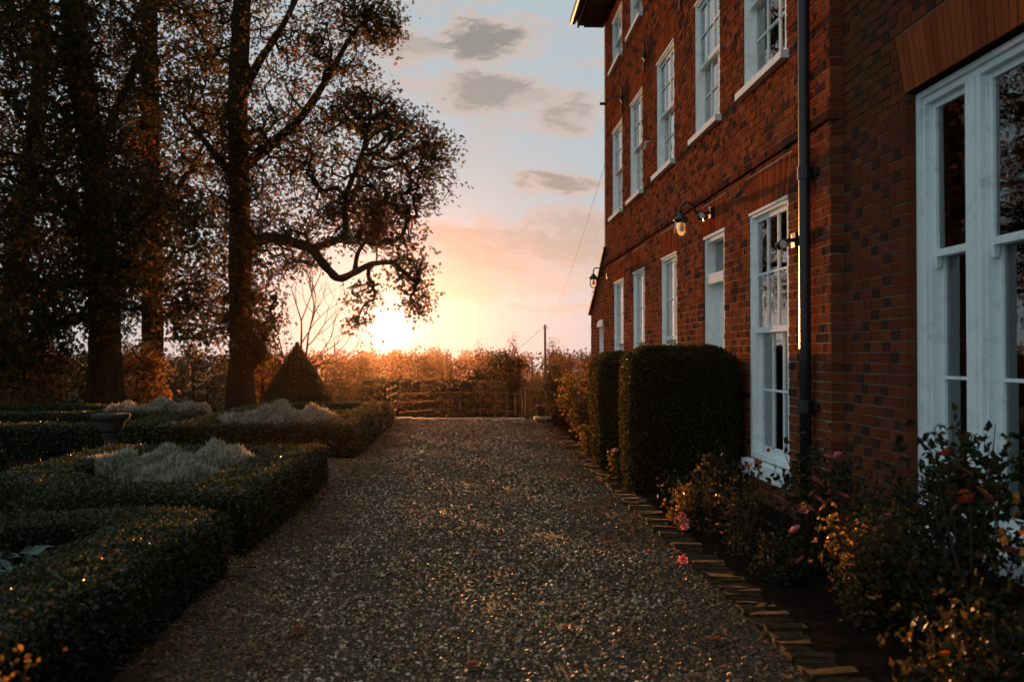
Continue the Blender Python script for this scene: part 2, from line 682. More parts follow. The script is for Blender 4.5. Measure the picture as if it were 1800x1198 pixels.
M['russet'] = leaf_mat('russet_leaf', [(0, (.035, .018, .008)), (.6, (.085, .038, .014)), (1, (.16, .07, .025))], .4, .6, 1.6)
M['far_olive'] = leaf_mat('far_olive_leaf', [(0, (.016, .018, .007)), (.6, (.036, .032, .011)), (1, (.075, .052, .018))], .12, .8, 1.3, 0.0)
M['far_russet'] = leaf_mat('far_russet_leaf', [(0, (.030, .016, .008)), (.6, (.065, .031, .012)), (1, (.11, .052, .020))], .12, .8, 1.3, 0.0)
M['far_dark'] = leaf_mat('far_evergreen_needle', [(0, (.008, .011, .005)), (.7, (.020, .022, .009)), (1, (.04, .034, .013))], .08, .8, 1.3, 0.0)
M['conifer'] = leaf_mat('conifer_needle', [(0, (.012, .016, .007)), (.7, (.030, .032, .012)), (1, (.07, .055, .02))], .25, .6, 1.4)
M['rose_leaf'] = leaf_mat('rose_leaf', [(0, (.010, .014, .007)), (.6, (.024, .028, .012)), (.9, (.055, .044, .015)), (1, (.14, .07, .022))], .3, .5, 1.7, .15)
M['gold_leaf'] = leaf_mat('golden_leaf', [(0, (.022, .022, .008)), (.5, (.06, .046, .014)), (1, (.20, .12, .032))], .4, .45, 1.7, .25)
M['blue_leaf'] = leaf_mat('blue_green_leaf', [(0, (.045, .085, .075)), (1, (.12, .19, .175))], .25, .45, 1.2, .5)
M['petal'] = leaf_mat('pink_petal', [(0, (.42, .10, .15)), (.6, (.62, .20, .24)), (1, (.75, .36, .36))], .4, .5, 1.1)
M['hip'] = leaf_mat('orange_red_petal', [(0, (.45, .06, .03)), (1, (.62, .16, .06))], .3, .45, 1.1)
M['dead_leaf'] = leaf_mat('dead_leaf', [(0, (.12, .05, .02)), (.5, (.22, .09, .03)), (1, (.34, .10, .04))], .3, .6, 1.3)

# ------------------------------------------------------------------ ground, path, bed
PATH_L, PATH_R, PATH_END = -1.60, 1.50, 21.7


def ground_z(x, y):
    x, y = np.asarray(x, float), np.asarray(y, float)
    xm = smoothstep(-2.9, -2.3, x)
    d = smoothstep(22.1, 22.3, y) * xm * 0.55 + (1 - xm) * 0.6 * smoothstep(22, 30, y)
    z = -0.03 - d - 5.5 * smoothstep(26, 100, y) + 2.6 * smoothstep(100, 190, y) + .6 * smoothstep(190, 290, y)
    z = z + 1.2 * smoothstep(60, 200, y) * np.sin(x * .011 + 1.3) * np.cos(y * .007)
    return z


xs = np.unique(np.concatenate([np.linspace(-390, -60, 16), np.linspace(-60, -12, 17), np.linspace(-12, 12, 49), [-2.9, -2.6, -2.3], np.linspace(12, 60, 13), np.linspace(60, 390, 16)]))
ys = np.unique(np.concatenate([np.linspace(-55, -10, 8), np.linspace(-10, 30, 41), [22.1, 22.15, 22.2, 22.25, 22.3], np.linspace(30, 150, 41), np.linspace(150, 300, 21)]))
XX, YY = np.meshgrid(xs, ys, indexing='ij')
V = np.stack([XX.ravel(), YY.ravel(), ground_z(XX, YY).ravel()], 1)
ny = len(ys)
F = [(i * ny + j, (i + 1) * ny + j, (i + 1) * ny + j + 1, i * ny + j + 1) for i in range(len(xs) - 1) for j in range(ny - 1)]
g = G()
g.add(V, F)
o = g.build('ground', M['lawn'], smooth=True, origin=(0, 0, 0))
o['kind'] = 'structure'

# gravel path: a gently uneven sheet, then real stones on it
px = np.linspace(PATH_L - .35, PATH_R, 30)
py = np.linspace(-4, PATH_END, 130)
XX, YY = np.meshgrid(px, py, indexing='ij')
ZZ = 0.012 + .010 * np.sin(XX * 3.1 + YY * .7) * np.cos(YY * 1.9 + XX) + RNG.normal(0, .003, XX.shape)
g = G()
n2 = len(py)
g.add(np.stack([XX.ravel(), YY.ravel(), ZZ.ravel()], 1), [(i * n2 + j, (i + 1) * n2 + j, (i + 1) * n2 + j + 1, i * n2 + j + 1) for i in range(len(px) - 1) for j in range(n2 - 1)])
path = g.build('gravel_path', M['gravel'], smooth=True, origin=(0, 0, 0))
path['kind'] = 'structure'


def path_z(x, y):
    return 0.012 + .010 * np.sin(x * 3.1 + y * .7) * np.cos(y * 1.9 + x)


g = G()
for (y0, y1, dens, s0, s1) in ((2.6, 6, 3400, .005, .017), (6, 10, 2000, .006, .019), (10, 15, 900, .009, .024), (15, 21.7, 500, .011, .028)):
    n = int((PATH_R + .03 - PATH_L + .35) * (y1 - y0) * dens)
    p = np.stack([RNG.uniform(PATH_L - .35, PATH_R + .03, n), RNG.uniform(y0, y1, n), np.zeros(n)], 1)
    s = s0 + (s1 - s0) * RNG.random(n) ** 2
    p[:, 2] = path_z(p[:, 0], p[:, 1]) + s * .25
    sc3 = np.stack([s * RNG.uniform(.7, 1.3, n), s * RNG.uniform(.7, 1.2, n), s * RNG.uniform(.5, 1.0, n)], 1)
    nr = np.array([0, 0, 1.0]) + RNG.normal(0, .6, (n, 3))
    # worn wheel tracks paler, hedge shade painted in as darker edges
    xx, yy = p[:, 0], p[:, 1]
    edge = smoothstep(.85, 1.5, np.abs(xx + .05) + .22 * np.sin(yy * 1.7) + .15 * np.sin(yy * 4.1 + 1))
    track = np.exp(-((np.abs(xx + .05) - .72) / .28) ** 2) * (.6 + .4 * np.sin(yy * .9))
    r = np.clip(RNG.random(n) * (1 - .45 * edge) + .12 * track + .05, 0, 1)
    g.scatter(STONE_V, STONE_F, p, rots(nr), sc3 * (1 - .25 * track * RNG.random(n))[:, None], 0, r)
for (x0, x1, y0, y1, dens) in ((-4.6, -1.95, 10.9, 13.6, 520), (-3.6, -1.95, 6.3, 7.2, 1100), (-4.6, -3.8, 7.5, 11, 500)):
    n = int((x1 - x0) * (y1 - y0) * dens)
    p = np.stack([RNG.uniform(x0, x1, n), RNG.uniform(y0, y1, n), np.full(n, .006)], 1)
    s = .010 + .014 * RNG.random(n) ** 2
    g.scatter(STONE_V, STONE_F, p, rots(np.array([0, 0, 1.0]) + RNG.normal(0, .6, (n, 3))), s)
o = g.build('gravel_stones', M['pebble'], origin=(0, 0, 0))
o['kind'] = 'stuff'
o['label'] = 'loose tan and grey gravel covering the garden path'

# crumbled leaf litter drifted along both edges of the path
g = G()
n = 1500
side = RNG.random(n) < .72
xx = np.where(side, -1.58 + np.abs(RNG.normal(0, .42, n)), 1.52 - np.abs(RNG.normal(0, .22, n)))
yy = 2.6 + RNG.random(n) ** 1.5 * 15
zz = path_z(xx, yy) + .016
g.scatter(KITE_V, KITE_F, np.stack([xx, yy, zz], 1), rots(np.array([0, 0, 1.0]) + RNG.normal(0, .35, (n, 3))), RNG.uniform(.015, .045, n))
o = g.build('leaf_litter', M['dead_leaf'], origin=(0, 0, 0))
o['kind'] = 'stuff'
o['label'] = 'crumbled brown leaf litter along the edges of the gravel'

# planting bed along the house
g = G()
bx_ = np.linspace(1.60, 2.86, 10)
by_ = np.linspace(-4, 22.1, 110)
XX, YY = np.meshgrid(bx_, by_, indexing='ij')
ZZ = 0.03 + RNG.normal(0, .012, XX.shape) + .05 * np.sin((XX - 1.6) / 1.2 * math.pi)
g.add(np.stack([XX.ravel(), YY.ravel(), ZZ.ravel()], 1), [(i * 110 + j, (i + 1) * 110 + j, (i + 1) * 110 + j + 1, i * 110 + j + 1) for i in range(9) for j in range(109)])
o = g.build('flower_bed_soil', M['soil'], smooth=True, origin=(0, 0, 0))
o['kind'] = 'structure'
# bare soil under the box parterre
g = G()
bx_ = np.linspace(-12, PATH_L - .3, 40)
by_ = np.linspace(-3, 21.9, 80)
XX, YY = np.meshgrid(bx_, by_, indexing='ij')
g.add(np.stack([XX.ravel(), YY.ravel(), (.0 + RNG.normal(0, .008, XX.shape)).ravel()], 1), [(i * 80 + j, (i + 1) * 80 + j, (i + 1) * 80 + j + 1, i * 80 + j + 1) for i in range(39) for j in range(79)])
o = g.build('parterre_soil', M['soil'], smooth=True, origin=(0, 0, 0))
o['kind'] = 'structure'

# brick edging of the bed: every brick its own piece
edg = thing('brick_edging', (1.57, 9, 0), 'mossy brick edging strip between gravel path and flower bed by the house', 'edging')
EB = []
for k in range(6):
    g = G()
    g.box(-.105, .105, -.041, .041, -.05, .05, jit=.005, r=k / 5)
    b = g.build('brick', M['edging_brick'], origin=(0, 0, 0))
    EB.append(b.data)
    col.objects.unlink(b)
    bpy.data.objects.remove(b)
y = 2.3
while y < 21.6:
    inst(random.choice(EB), 'brick', (1.575 + random.uniform(-.012, .012), y, -.006 + random.uniform(-.009, .006)), edg, (random.uniform(-.04, .04), random.uniform(-.06, .06), random.uniform(-.10, .10)))
    y += .088
# the same edging on the parterre side, half buried at the foot of the box hedge
edg2 = thing('brick_edging', (-1.62, 7, 0), 'worn brick edging half buried in gravel below the near box hedge', 'edging')
y = 2.6
while y < 10.8:
    inst(random.choice(EB), 'brick', (-1.50 + random.uniform(-.012, .012), y, -.036 + random.uniform(-.008, .006)), edg2, (random.uniform(-.05, .05), random.uniform(-.04, .04), random.uniform(-.06, .06)))
    y += .092

# stone lip where the gravel ends
g = G()
y = PATH_END
x = -1.55
k = 0
lip = thing('stone_kerb', (0, 21.8, -.05), 'pale stone kerb along the far end of the gravel path', 'kerb')
while x < 1.2:
    w = random.uniform(.55, .75)
    g = G()
    g.box(x, min(x + w, 1.25) - .012, y + .01, y + .30, -.12, .035, jit=.006)
    g.build('stone', M['stone'], lip)
    x += w
blk = G()
blk.box(-1.70, -1.22, 21.35, 21.68, .0, .075, jit=.008)
tag(blk.build('stone_slab', M['stone']), 'flat stone slab on the gravel at the foot of the left iron gatepost', 'slab')
blk = G()
blk.box(1.42, 1.95, 21.2, 21.62, .0, .085, jit=.008)
tag(blk.build('stone_slab', M['stone']), 'flat stone slab on the gravel below the small box block at right', 'slab')

# ------------------------------------------------------------------ the house
XF, XN, Y_END, Y_FAR, Y_LEAN, Z_TOP = 2.75, 2.85, 7.43, 19.8, 22.2, 8.1
house = thing('brick_house', (5.5, 12, 0), 'tall red brick Georgian house with white sash windows along the gravel path', 'house')
HEADH = .34
# name, y near, y far, sill z, head z, meeting rail z
GW = [(17.5, 18.7), (15.4, 16.5), (13.0, 14.07), None, (8.43, 9.62)]
WIN = []
for q in GW:
    if q:
        WIN.append(('ground', q[0], q[1], .42, 2.79, 1.64))
for q in ((8.46, 9.80), (10.74, 11.94), (13.15, 14.40), (15.57, 16.77), (17.63, 18.87)):
    WIN.append(('first', q[0], q[1], 4.04, 5.66, 4.85))
for q in ((13.15, 14.40), (15.57, 16.77), (17.63, 18.87)):
    WIN.append(('second', q[0], q[1], 6.84, 7.76, 7.30))
DOOR = (10.57, 11.54, .30, 2.79)
NW = (3.30, 6.36, .36, 3.11)      # the near tripartite window
LW = (20.15, 20.85, .95, 2.02)    # the small window of the lean-to
open_main = [(w[1], w[2], w[3], w[4]) for w in WIN] + [DOOR, LW]
open_near = [NW]


def arch_span(o4, splay=.10, h=HEADH):
    return (o4[0], o4[1], o4[3], o4[3] + h, splay)


ARCH_MAIN = [arch_span((w[1], w[2], w[3], w[4]), .10, HEADH if w[0] == 'ground' else (.28 if w[0] == 'first' else .22)) for w in WIN] + [arch_span(DOOR)]
ARCH_NEAR = [(NW[0], NW[1], NW[3], NW[3] + .40, .14)]
Z_STR = 3.195


def subtract(iv, cuts):
    out = [iv]
    for a, b in cuts:
        nxt = []
        for s, e in out:
            if b <= s or a >= e:
                nxt.append((s, e))
            else:
                if a > s:
                    nxt.append((s, a))
                if b < e:
                    nxt.append((b, e))
        out = nxt
    return out


def layout(Y0, Y1, Z0, Z1, opens, arches, top=None):
    """Flemish bond: list of (y0, y1, z0, z1, header)"""
    B = []
    P, J, S, H = .075, .010, .215, .1025
    nc = int((Z1 - Z0) / P)
    for c in range(nc):
        z0 = Z0 + c * P + J / 2
        z1 = z0 + P - J
        zm = (z0 + z1) / 2
        cuts = []
        for (a, b, s, e) in opens:
            if s - .01 < zm < e:
                cuts.append((a, b))
        for (a, b, s, e, sp) in arches:
            if s <= zm < e:
                d = sp * (zm - s) / (e - s) + .012
                cuts.append((a - d, b + d))
        y = Y0 - (0 if c % 2 == 0 else (S + H + 2 * J) / 2)
        hd = True if c % 2 == 0 else False
        if c % 2:
            y = Y0 - (S - H) / 2 - .0
        row = []
        while y < Y1:
            L = H if hd else S
            L += random.uniform(-.006, .006)
            lim = Y1
            if top is not None:
                if zm > top(y + L / 2):
                    lim = y
            for s, e in subtract((max(y, Y0), min(y + L, lim)), cuts):
                if e - s < .055 and row and s - row[-1][1] < .02:
                    row[-1][1] = e           # a sliver is bonded into its neighbour
                elif e - s > .004:
                    row.append([s, e, z0, z1, hd])
            y += L + J
            hd = not hd
        k = 0
        while k < len(row):
            if row[k][1] - row[k][0] < .055 and k + 1 < len(row) and row[k + 1][0] - row[k][1] < .02:
                row[k + 1][0] = row[k][0]
                row.pop(k)
            else:
                k += 1
        B += [tuple(q) for q in row if q[1] - q[0] > .02]
    return B


def lean_top(y):
    return 3.50 - (y - Y_FAR) / (Y_LEAN - Y_FAR) * 1.12 - .04


bricks = [(XF,) + b for b in layout(Y_END, Y_FAR, 0, Z_TOP, open_main, ARCH_MAIN)]
bricks += [(XF + .001,) + b for b in layout(Y_FAR + .005, Y_LEAN, 0, 3.6, open_main, [], lean_top)]
bricks += [(XN,) + b for b in layout(-3.0, Y_END - .004, 0, 5.2, open_near, ARCH_NEAR)]


def screen(p):
    d = np.asarray(p) - CAM
    z = d @ FW
    return 900 + 1750 * (d @ RT) / z, 599 - 1750 * (d @ UP) / z, z


scored = []
for i, (X, y0, y1, z0, z1, hd) in enumerate(bricks):
    a = screen((X, y0, (z0 + z1) / 2))
    b = screen((X, y1, (z0 + z1) / 2))
    if a[2] < .5 or b[2] < .5 or b[0] > 1800 or a[1] < -5 or a[1] > 1198 or b[0] < 0:
        continue
    if 1100 < b[0] < 1330 and b[1] > 630:
        continue
    w = abs(min(a[0], 1800) - b[0])
    h = 1750 * (z1 - z0) / ((a[2] + b[2]) / 2)
    hide = .4 if b[1] > 900 else 1
    scored.append((min(w, 60) * h * hide, i))
scored.sort(reverse=True)
single = {i for _, i in scored[:300]}


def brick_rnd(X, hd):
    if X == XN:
        return random.uniform(.05, .12) if (hd and random.random() < .6) else random.uniform(.125, .28)  # vitrified headers; other bricks darkened to stand in for the near wall's weaker light
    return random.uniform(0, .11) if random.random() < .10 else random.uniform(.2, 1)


# unit bricks (depth, length, height = 1) in several shapes; the single bricks share them
UNIT = {}
for dark in (0, 1):
    for k in range(9):
        g = G()
        g.box(0, 1, 0, 1, 0, 1, r=(random.uniform(.05, .115) if dark else .128 + .28 * k / 8))
        vv = g.v[0]
        vv[:4, 0] += RNG.uniform(-.015, .015, 4)
        vv[:, 1:] += RNG.uniform(-.02, .02, (8, 2))
        b = g.build('brick', M['brick'], origin=(0, 0, 0))
        UNIT[(dark, k)] = b.data
        bpy.data.objects.remove(b)
g = G()
DEPTH = .1
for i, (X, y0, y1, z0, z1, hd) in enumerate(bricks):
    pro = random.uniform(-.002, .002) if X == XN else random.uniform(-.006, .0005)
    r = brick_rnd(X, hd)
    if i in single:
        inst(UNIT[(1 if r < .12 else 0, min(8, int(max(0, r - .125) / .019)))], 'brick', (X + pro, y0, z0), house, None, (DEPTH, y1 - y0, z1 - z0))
    else:
        v = np.array([(x, y, z) for x in (X + pro, X + DEPTH) for y in (y0, y1) for z in (z0, z1)], float)
        j = .0015 if X == XN else .003
        v[:4] += RNG.uniform(-j, j, (4, 3))
        g.add(v, [(0, 1, 3, 2), (0, 4, 5, 1), (2, 3, 7, 6), (0, 2, 6, 4), (1, 5, 7, 3)], 0, r)
g.build('brickwork', M['brick'], house, kind='stuff')

# mortar backing with the openings cut out of it
g = G()


def backing(X, Y0, Y1, Z0, Z1, opens, depth=.28, top=None):
    ysb = sorted({Y0, Y1} | {v for o4 in opens for v in o4[:2] if Y0 < v < Y1})
    zsb = sorted({Z0, Z1} | {v for o4 in opens for v in o4[2:4] if Z0 < v < Z1})
    for i in range(len(ysb) - 1):
        for j in range(len(zsb) - 1):
            ym, zm = (ysb[i] + ysb[i + 1]) / 2, (zsb[j] + zsb[j + 1]) / 2
            if any(a < ym < b and s < zm < e for a, b, s, e in opens):
                continue
            a, b, s, e = ysb[i], ysb[i + 1], zsb[j], zsb[j + 1]
            e1 = e2 = e
            if top is not None:
                e1, e2 = min(e, top(a)), min(e, top(b))
                if e1 <= s:
                    continue
                e2 = max(e2, s + .001)
            g.add([(X, a, s), (X, b, s), (X, b, e2), (X, a, e1)], [(0, 3, 2, 1)])
    for a, b, s, e in opens:
        if a >= Y0 and b <= Y1 and e <= Z1 + .01:
            a, b, s, e = a - .009, b + .009, s - .002, e + .002
            x1 = X + depth
            g.add([(X, a, s), (X, a, e), (x1, a, e), (x1, a, s)], [(0, 1, 2, 3)])
            g.add([(X, b, s), (X, b, e), (x1, b, e), (x1, b, s)], [(3, 2, 1, 0)])
            g.add([(X, a, e), (X, b, e), (x1, b, e), (x1, a, e)], [(0, 1, 2, 3)])
            g.add([(X, a, s), (X, b, s), (x1, b, s), (x1, a, s)], [(3, 2, 1, 0)])


backing(XF + .0035, Y_END + .008, Y_FAR, 0, Z_TOP, open_main)
backing(XF + .0045, Y_FAR, Y_LEAN, 0, 3.6, open_main, top=lambda y: lean_top(y) + .02)
# return of the main block, end walls, back and inner shell
g.add([(XF + .0035, Y_END + .008, 0), (3.3, Y_END + .008, 0), (3.3, Y_END + .008, Z_TOP), (XF + .0035, Y_END + .008, Z_TOP)], [(0, 1, 2, 3)])
g.box(XF + .012, 8.5, Y_FAR - .02, Y_FAR + .25, 0, Z_TOP)
g.box(XF + .02, 6.5, Y_LEAN - .25, Y_LEAN - .004, 0, 2.36)
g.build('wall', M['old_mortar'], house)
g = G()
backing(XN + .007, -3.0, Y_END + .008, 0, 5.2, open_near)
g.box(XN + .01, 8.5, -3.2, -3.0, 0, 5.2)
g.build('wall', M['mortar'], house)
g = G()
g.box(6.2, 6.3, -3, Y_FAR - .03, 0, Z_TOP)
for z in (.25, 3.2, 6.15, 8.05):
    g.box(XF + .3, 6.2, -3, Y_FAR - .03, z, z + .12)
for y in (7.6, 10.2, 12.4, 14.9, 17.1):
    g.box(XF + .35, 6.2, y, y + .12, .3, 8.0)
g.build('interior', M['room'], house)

# flat arches of rubbed brick
def arch(X, a, b, s, e, sp, pieces):
    n = max(9, int((b - a) / .073))
    body = G()
    proud = -.004
    if pieces:
        body.add([(X + .006, a - .0, s), (X + .006, b, s), (X + .006, b + sp, e), (X + .006, a - sp, e)], [(0, 3, 2, 1)])
        body.add([(X + .006, a, s), (X + .006, b, s), (X + .2, b, s), (X + .2, a, s)], [(0, 1, 2, 3)])
        root = body.build('arch', M['mortar'], house)
    mid = (a + b) / 2
    for k in range(n):
        t0, t1 = k / n, (k + 1) / n
        q = [a + (b - a) * t0, a + (b - a) * t1, (a - sp) + (b - a + 2 * sp) * t1, (a - sp) + (b - a + 2 * sp) * t0]
        jn = .0045 if pieces else .0035
        x0 = X + proud + random.uniform(-.0015, .0015)
        v = []
        for x in (x0, X + .1):
            v += [(x, q[0] + jn, s), (x, q[1] - jn, s), (x, q[2] - jn, e), (x, q[3] + jn, e)]
        f = [(0, 3, 2, 1), (0, 1, 5, 4), (1, 2, 6, 5), (2, 3, 7, 6), (3, 0, 4, 7)]
        if pieces:
            vg = G()
            vg.add(v, f, 0, random.random())
            vg.build('brick', M['rubbed'], root)
        else:
            body.add(v, f, 0, random.random())
    if not pieces:
        body.build('arch', M['rubbed'], house)


for A in ARCH_MAIN:
    arch(XF, *A, False)
for A in ARCH_NEAR:
    arch(XN, *A, True)

# string course: one projecting course, its weathered top dark
g = G()
y = Y_END - .03
while y < Y_FAR:
    L = .225
    g.box(XF - .032 + random.uniform(-.004, .004), XF + .05, y, min(y + L - .008, Y_FAR), Z_STR, Z_STR + .068, r=random.uniform(0, .3), jit=.002)
    y += L
g.build('string_course', M['brick'], house)

# eaves: soffit, fascia, gutter, roof slope
ev = G()
ev.box(XF - .50, XF + .02, 5.5, Y_FAR + .32, Z_TOP + .02, Z_TOP + .06)
ev.box(XF - .53, XF - .50, 5.5, Y_FAR + .34, Z_TOP - .02, Z_TOP + .17)
for k in range(22):
    yy = 6 + k * .66
    ev.box(XF - .42, XF - .02, yy, yy + .09, Z_TOP - .07, Z_TOP + .018)
eave = ev.build('eave', M['timber'], house)
gt = G()
a = np.linspace(math.pi, 2 * math.pi, 9)
ring = np.stack([np.cos(a) * .075, np.sin(a) * .075], 1)
vs = []
for yy in (5.5, Y_FAR + .4):
    vs += [(XF - .61 + p_[0], yy, Z_TOP + .14 + p_[1]) for p_ in ring]
gt.add(vs, [(k, k + 1, 9 + k + 1, 9 + k) for k in range(8)])
gt.build('gutter', M['iron'], eave)
rf = G()
rows = 14
for k in range(rows):
    x0, x1 = XF - .58 + k * .33, XF - .58 + (k + 1) * .33 + .06
    z0, z1 = Z_TOP + .19 + k * .24, Z_TOP + .19 + (k + 1) * .24 + .02
    rf.add([(x0, 5.5, z0 + .03), (x0, Y_FAR + .4, z0 + .03), (x1, Y_FAR + .4, z1), (x1, 5.5, z1), (x0, 5.5, z0), (x0, Y_FAR + .4, z0)], [(0, 3, 2, 1)])
    rf.add([(x0, 5.5, z0 + .03), (x0, Y_FAR + .4, z0 + .03), (x0, Y_FAR + .4, z0), (x0, 5.5, z0)], [(0, 1, 2, 3)])
rf.build('roof', M['roof_tile'], house)
# lean-to roof with a dark verge
vg = G()
n = 10
for k in range(n):
    y0, y1 = Y_FAR + (Y_LEAN + .12 - Y_FAR) * k / n, Y_FAR + (Y_LEAN + .12 - Y_FAR) * (k + 1) / n + .03
    z0, z1 = lean_top(y0) + .05, lean_top(y1) + .05
    sag = -.05 * math.sin(math.pi * (k + .5) / n)
    v = []
    for x in (XF - .05, 6.6):
        v += [(x, y0, z0 + sag), (x, y1, z1 + sag), (x, y1, z1 + .05 + sag), (x, y0, z0 + .075 + sag)]
    vg.add(v, [(0, 1, 2, 3), (7, 6, 5, 4), (3, 2, 6, 7), (0, 4, 5, 1), (1, 5, 6, 2)])
vg.build('lean_to_roof', M['roof_tile'], house)
# iron rainwater pipe with brackets
DPY = 7.80
dp = G()
dp.tube([(XF - .075, DPY, z) for z in (.05, 1.5, 3, 4.5, 6, Z_TOP)], .046, 14)
pipe = dp.build('downpipe', M['iron'], house, smooth=True)
for z in (1.0, 2.85, 4.7, 6.5):
    b = G()
    b.tube([(XF - .075, DPY, z - .05), (XF - .075, DPY, z + .05)], .057, 14)
    b.box(XF - .03, XF - .004, DPY - .14, DPY + .14, z - .03, z + .03)
    b.build('bracket', M['iron'], pipe)
# wall ties and small iron fittings
for (yy, zz, h) in ((15.25, 6.02, .46), (17.5, 5.95, .46), (12.6, 6.05, .46)):
    t = G()
    t.tube([(XF - .03, yy, zz - h / 2), (XF - .03, yy, zz + h / 2)], .022, 6)
    t.tube([(XF - .03, yy - .13, zz - .10), (XF - .045, yy, zz), (XF - .03, yy + .13, zz + .10)], .022, 6)
    t.tube([(XF - .03, yy - .1, zz + .05), (XF - .045, yy, zz), (XF - .03, yy + .1, zz - .05)], .018, 6)
    t.tube([(XF + .02, yy, zz), (XF - .06, yy, zz)], .03, 8)
    t.build('wall_tie', M['rust'], house)
t = G()
t.tube([(XF + .05, 14.85, 4.62), (XF - .08, 14.85, 4.62), (XF - .10, 14.85, 4.5)], .022, 8)
t.build('overflow_pipe', M['pale_paint'], house)
t = G()
t.tube([(XF + .05, Y_FAR - .12, 6.42), (XF - .13, Y_FAR - .12, 6.42)], .03, 8)
t.build('overflow_pipe', M['iron'], house)

# ---- windows
PANES = {}


def pane(w, h, X, y, z, parent):
    key = (round(w, 3), round(h, 3))
    if key not in PANES:
        q = G()
        q.box(-.002, .002, -w / 2, w / 2, -h / 2, h / 2)
        b = q.build('pane', M['glass'], origin=(0, 0, 0))
        PANES[key] = b.data
        bpy.data.objects.remove(b)
    inst(PANES[key], 'pane', (X, y, z), parent, (0, random.uniform(-.004, .004), random.uniform(-.005, .005)))


def sash(y0, y1, z0, z1, X, cols, rows, parent, stile=.052, bar=.020, bottom=None, horns=False):
    """one sliding sash: stiles, rails, glazing bars and its panes"""
    s = G()
    bt = bottom or stile
    s.box(X, X + .042, y0, y0 + stile, z0, z1)
    s.box(X, X + .042, y1 - stile, y1, z0, z1)
    s.box(X + .001, X + .041, y0 + stile, y1 - stile, z0, z0 + bt)
    s.box(X + .001, X + .041, y0 + stile, y1 - stile, z1 - stile, z1)
    ya, yb, za, zb = y0 + stile, y1 - stile, z0 + bt, z1 - stile
    for k in range(1, cols):
        yy = ya + (yb - ya) * k / cols
        s.box(X + .003, X + .036, yy - bar / 2, yy + bar / 2, za, zb)
    for k in range(1, rows):
        zz = za + (zb - za) * k / rows
        s.box(X + .004, X + .035, ya, yb, zz - bar / 2, zz + bar / 2)
    if horns:
        for yy in (y0, y1 - stile):
            s.add([(X, yy, z0), (X + .042, yy, z0), (X + .042, yy + stile, z0), (X, yy + stile, z0),
                   (X + .008, yy + .008, z0 - .07), (X + .034, yy + .008, z0 - .07), (X + .034, yy + stile - .008, z0 - .07), (X + .008, yy + stile - .008, z0 - .07)],
                  [(0, 1, 5, 4), (1, 2, 6, 5), (2, 3, 7, 6), (3, 0, 4, 7), (4, 5, 6, 7)])
    s.build('sash', M['white'], parent)
    for c in range(cols):
        for r in range(rows):
            w, h = (yb - ya) / cols, (zb - za) / rows
            pane(w, h, X + .02, ya + w * (c + .5), za + h * (r + .5), parent)


def window(y0, y1, z0, z1, zm, X, cols, ru, rl, sillh=.085, label=None):
    fw = .062
    f = G()
    x0, x1 = X + .006, X + .17
    f.box(x0, x1, y0 + .004, y0 + fw, z0, z1 - .004)
    f.box(x0, x1, y1 - fw, y1 - .004, z0, z1 - .004)
    f.box(x0 + .001, x1, y0 + fw, y1 - fw, z1 - fw * .95, z1 - .004)
    f.box(x0 + .002, x1, y0 + fw, y1 - fw, z0, z0 + .045)
    # staff bead round the inside, a step deeper
    f.box(x0 + .02, x1, y0 + fw, y0 + fw + .012, z0 + .045, z1 - fw * .95)
    f.box(x0 + .02, x1, y1 - fw - .012, y1 - fw, z0 + .045, z1 - fw * .95)
    f.box(x0 - .016, x0 - .0005, y0 + .006, y1 - .006, z1 - .03, z1 - .006)
    w = f.build('window', M['white'], house)
    s = G()
    s.add([(X - .075, y0 - .07, z0 - sillh), (X - .075, y1 + .07, z0 - sillh), (X - .075, y1 + .07, z0 - .018), (X - .075, y0 - .07, z0 - .018),
           (X + .12, y0 - .07, z0 - sillh), (X + .12, y1 + .07, z0 - sillh), (X + .12, y1 + .07, z0 + .002), (X + .12, y0 - .07, z0 + .002)],
          [(0, 3, 2, 1), (3, 7, 6, 2), (0, 1, 5, 4), (0, 4, 7, 3), (1, 2, 6, 5)])
    s.build('sill', M['white'], w)
    ia, ib = y0 + fw + .012, y1 - fw - .012
    sash(ia, ib, zm - .022, z1 - fw * .9, X + .040, cols, ru, w, horns=False)
    sash(ia, ib, z0 + .046, zm + .022, X + .086, cols, rl, w, bottom=.075)
    return w


for k, (fl, y0, y1, z0, z1, zm) in enumerate(WIN):
    w = window(y0, y1, z0, z1, zm, XF, 3, 2 if fl != 'second' else 1, 2 if fl != 'second' else 1, sillh=.15 if (fl == 'ground') else .085)

# near window in three lights: one frame, three pairs of sashes
y0, y1, z0, z1 = NW
X = XN + .09
f = G()
lights = [(5.76, 6.27), (4.40, 5.58), (3.40, 4.22)]
f.box(X, X + .16, 6.27, y1 - .003, z0, z1 - .004)
f.box(X, X + .16, y0 + .003, 3.40, z0, z1 - .004)
f.box(X + .002, X + .16, 5.58, 5.76, z0, z1 - .09)
f.box(X + .002, X + .16, 4.22, 4.40, z0, z1 - .09)
f.box(X + .001, X + .16, 3.40, 6.27, z1 - .09, z1 - .004)
f.box(X + .003, X + .16, 3.40, 6.27, z0, z0 + .06)
